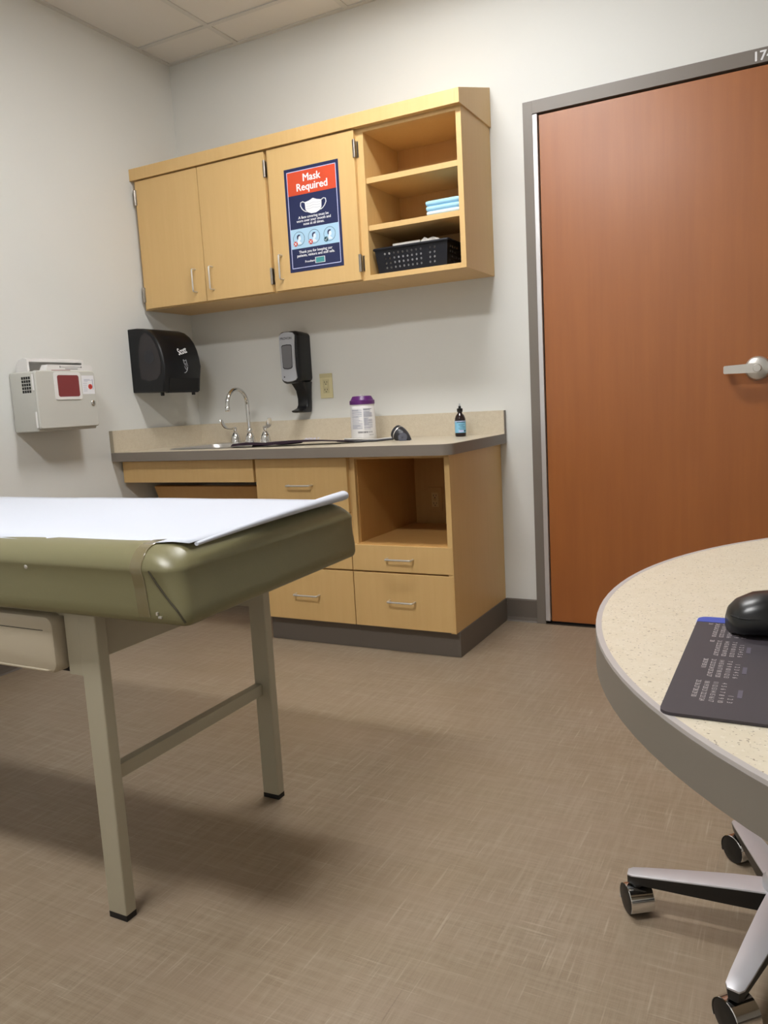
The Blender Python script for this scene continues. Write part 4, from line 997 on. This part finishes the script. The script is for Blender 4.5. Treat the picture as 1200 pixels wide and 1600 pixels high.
mm = thing('mouse_mat', 'charcoal mouse mat printed with a calendar, blue strip on top', 'mouse mat', (2.88, -2.59, DZT))
MX0, MX1, MY0, MY1 = 2.7685, 3.000, -2.7330, -2.4520
MT = DZT + 0.0028
obj('mat_base', prism(bmesh.new(), rrect(MX0, MX1, MY0, MY1, 0.010, 6), 'z', DZT + 0.0004, MT), M['mat_dark'], mm, 40)
rr_ = rrect(MX0, MX1, MY1 - 0.04, MY1, 0.010, 6)
obj('blue_strip', prism(bmesh.new(), [(MX0, MY1 - 0.020)] + [(MX1, MY1 - 0.020)] + rr_[:14], 'z', MT, MT + 0.0003), M['mat_blue'], mm)
obj('white_edge', prism(bmesh.new(), rrect(MX0 - 0.0012, MX1 + 0.001, MY1 - 0.030, MY1 + 0.0022, 0.010, 6), 'z', DZT + 0.0003, MT - 0.0004), M['mat_edge'], mm)
# calendar blocks: text reads towards the viewer's left edge (top of the letters points to +x)
bm = None; hb = bmesh.new()
days = (31, 28, 31, 30, 31, 30, 31, 31, 30, 31, 30, 31); first = (5, 1, 1, 4, 6, 2, 4, 0, 3, 5, 1, 3)
for bi in range(4):
    for bj in range(3):
        m_ = bi + 4 * bj
        by0 = MY1 - 0.027 - bi * 0.0590; bx0 = MX0 + 0.0465 + bj * 0.066
        d_ = 1; wk = 0; pos = first[m_]
        while d_ <= days[m_]:
            o_ = (bx0 - wk * 0.0068, by0 - pos * 0.0070, MT + 0.0002)
            bm = text_bm(str(d_), 0.0058, o_, (0, -1, 0), (1, 0, 0), 'CENTER', 0.0, bm=bm)
            d_ += 1; pos += 1
            if pos == 7: pos = 0; wk += 1
        if bi > 0: box(hb, bx0 + 0.0065, bx0 + 0.0100, by0 - 0.030, by0 - 0.012, MT, MT + 0.0002)
tag(obj('calendar_print', bm, M['mat_print'], mm), kind='stuff')
tag(obj('month_heading', hb, mat('dim_mat_print', (92, 86, 100), 0.6), mm), kind='stuff')

ms = thing('computer_mouse', 'black computer mouse resting on the calendar mat', 'mouse', (2.845, -2.50, MT))
# body axis points to the right of the picture; loft of cross-sections along the axis
mdir = Vector((0.93, 0.36, 0)).normalized(); mside = Vector((-mdir.y, mdir.x, 0))
def mouse_loft(zlo, zhi, grow):
    bm = bmesh.new(); rings = []
    for s, wd, ht in ((0.0, 0.012, 0.018), (0.004, 0.021, 0.026), (0.012, 0.0275, 0.033), (0.028, 0.0320, 0.039), (0.048, 0.0335, 0.040), (0.072, 0.0325, 0.036), (0.095, 0.030, 0.028), (0.108, 0.025, 0.020), (0.114, 0.014, 0.013)):
        c = Vector((2.8020, -2.505, MT + 0.0010)) + mdir * s; r = []
        for k in range(20):
            a = 2 * PI * k / 20; cs, sn = math.cos(a), math.sin(a)
            x = wd * math.copysign(abs(cs) ** 0.7, cs)
            z = 0.011 + (ht - 0.011) * sn if sn > 0 else 0.011 + 0.0105 * math.copysign(abs(sn) ** 0.5, sn)
            r.append(c + mside * x + Vector((0, 0, z)))
        rings.append(r)
    return loft(bm, rings)
obj('mouse_shell', mouse_loft(0, 1, 0), M['mouse'], ms, 60)
bm = bmesh.new(); pts = []
for s, wd in ((-0.0006, 0.010), (0.004, 0.0212), (0.012, 0.0275), (0.028, 0.0320), (0.048, 0.0336), (0.072, 0.0326), (0.095, 0.0302)):
    pts.append(Vector((2.8020, -2.505, MT + 0.0205)) + mdir * s - mside * wd * 0.93)
obj('shell_seam', tube(bmesh.new(), pts, 0.0009, 5), M['void'], ms)
obj('scroll_wheel', lathe(bmesh.new(), [(0.006, -0.003), (0.0075, -0.002), (0.0075, 0.002), (0.006, 0.003)], Vector((2.8020, -2.505, MT + 0.026)) + mdir * 0.094, tuple(mside), 18), M['gauge'], ms, 40)

# ------------------------------------------------------------------ rolling stool
HX, HY = 2.856, -1.863
so = thing('rolling_stool', 'rolling stool with polished five-arm base under the desk', 'stool', (HX, HY, 0))
obj('hub', lathe(bmesh.new(), [(0.036, 0.075), (0.042, 0.08), (0.042, 0.118), (0.036, 0.128), (0.026, 0.130), (0.026, 0.20), (0.020, 0.202), (0.020, 0.36), (0.05, 0.365), (0.09, 0.372), (0.09, 0.378)], (HX, HY, 0), (0, 0, 1), 28), M['polished'], so, 40)
obj('seat', lathe(bmesh.new(), [(0.155, 0.378), (0.172, 0.384), (0.178, 0.400), (0.176, 0.425), (0.160, 0.438), (0.10, 0.443), (0.01, 0.444)], (HX + 0.02, HY, 0), (0, 0, 1), 40), M['seat_vinyl'], so, 50)
AX = {183: (-0.83, -0.56), 255: (-0.70, -0.71), 327: (0.3, -0.95), 39: (0.9, 0.2), 111: (-0.66, -0.75)}
for deg in (183, 255, 327, 39, 111):
    a = math.radians(deg); d = Vector((math.cos(a), math.sin(a), 0)); n = Vector((-d.y, d.x, 0)); c0 = Vector((HX, HY, 0))
    bm = bmesh.new(); rings = []; caps = []
    for r_, wd, zb, zt in ((0.030, 0.0255, 0.064, 0.1060), (0.09, 0.0240, 0.0635, 0.1015), (0.17, 0.0205, 0.063, 0.0935), (0.245, 0.0165, 0.0625, 0.0855), (0.270, 0.0145, 0.0620, 0.0825), (0.2785, 0.0090, 0.062, 0.0810)):
        c = c0 + d * r_
        rings.append([c + n * s * wd * k + Vector((0, 0, z)) for s, k, z in ((1, 0.8, zb), (1, 1, zt - 0.004), (1, 1, zt - 0.003), (-1, 1, zt - 0.003), (-1, 1, zt - 0.004), (-1, 0.8, zb))])
        caps.append([c + n * s * wd * k + Vector((0, 0, z)) for s, k, z in ((1, 1.03, zt - 0.003), (1, 1.0, zt - 0.0005), (1, 0.9, zt), (-1, 0.9, zt), (-1, 1.0, zt - 0.0005), (-1, 1.03, zt - 0.003))])
    arm = obj('base_arm', loft(bm, rings), M['cap_black'], so, 40)
    obj('arm_cap', loft(bmesh.new(), caps), M['polished'], arm, 40)['label'] = 'polished top face of the arm'
    # caster: twin wheel under a chrome hood
    ax_ = Vector((*AX[deg], 0)).normalized(); pc = c0 + d * 0.262 + Vector((0, 0, 0.0285)); fw = Vector((-ax_.y, ax_.x, 0))
    cs_ = obj('caster', lathe(bmesh.new(), [(0.024, -0.023), (0.0280, -0.021), (0.0280, 0.021), (0.024, 0.023), (0.008, 0.0232)], pc, ax_, 28), M['cap_black'], so, 40)
    bm = bmesh.new(); R1 = []
    for k in range(19):
        t_ = math.radians(-28 + 236 * k / 18); e_ = fw * math.cos(t_) + Vector((0, 0, 1)) * math.sin(t_)
        R1.append([bm.verts.new(pc + e_ * r_ + ax_ * s) for r_, s in ((0.0295, -0.0235), (0.0305, -0.0225), (0.0305, 0.0225), (0.0295, 0.0235), (0.0285, 0.0215), (0.0285, -0.0215))])
    for p, q in zip(R1, R1[1:]):
        for i in range(6): bm.faces.new((p[i], q[i], q[(i + 1) % 6], p[(i + 1) % 6]))
    bm.faces.new(R1[0]); bm.faces.new(R1[-1][::-1])
    obj('caster_hood', bm, M['chrome'], cs_, 40)
    obj('caster_stem', lathe(bmesh.new(), [(0.011, 0.0), (0.011, 0.010), (0.0095, 0.011), (0.0095, 0.022)], c0 + d * 0.262 + Vector((0, 0, 0.054)), (0, 0, 1), 16), M['cap_black'], cs_, 40)
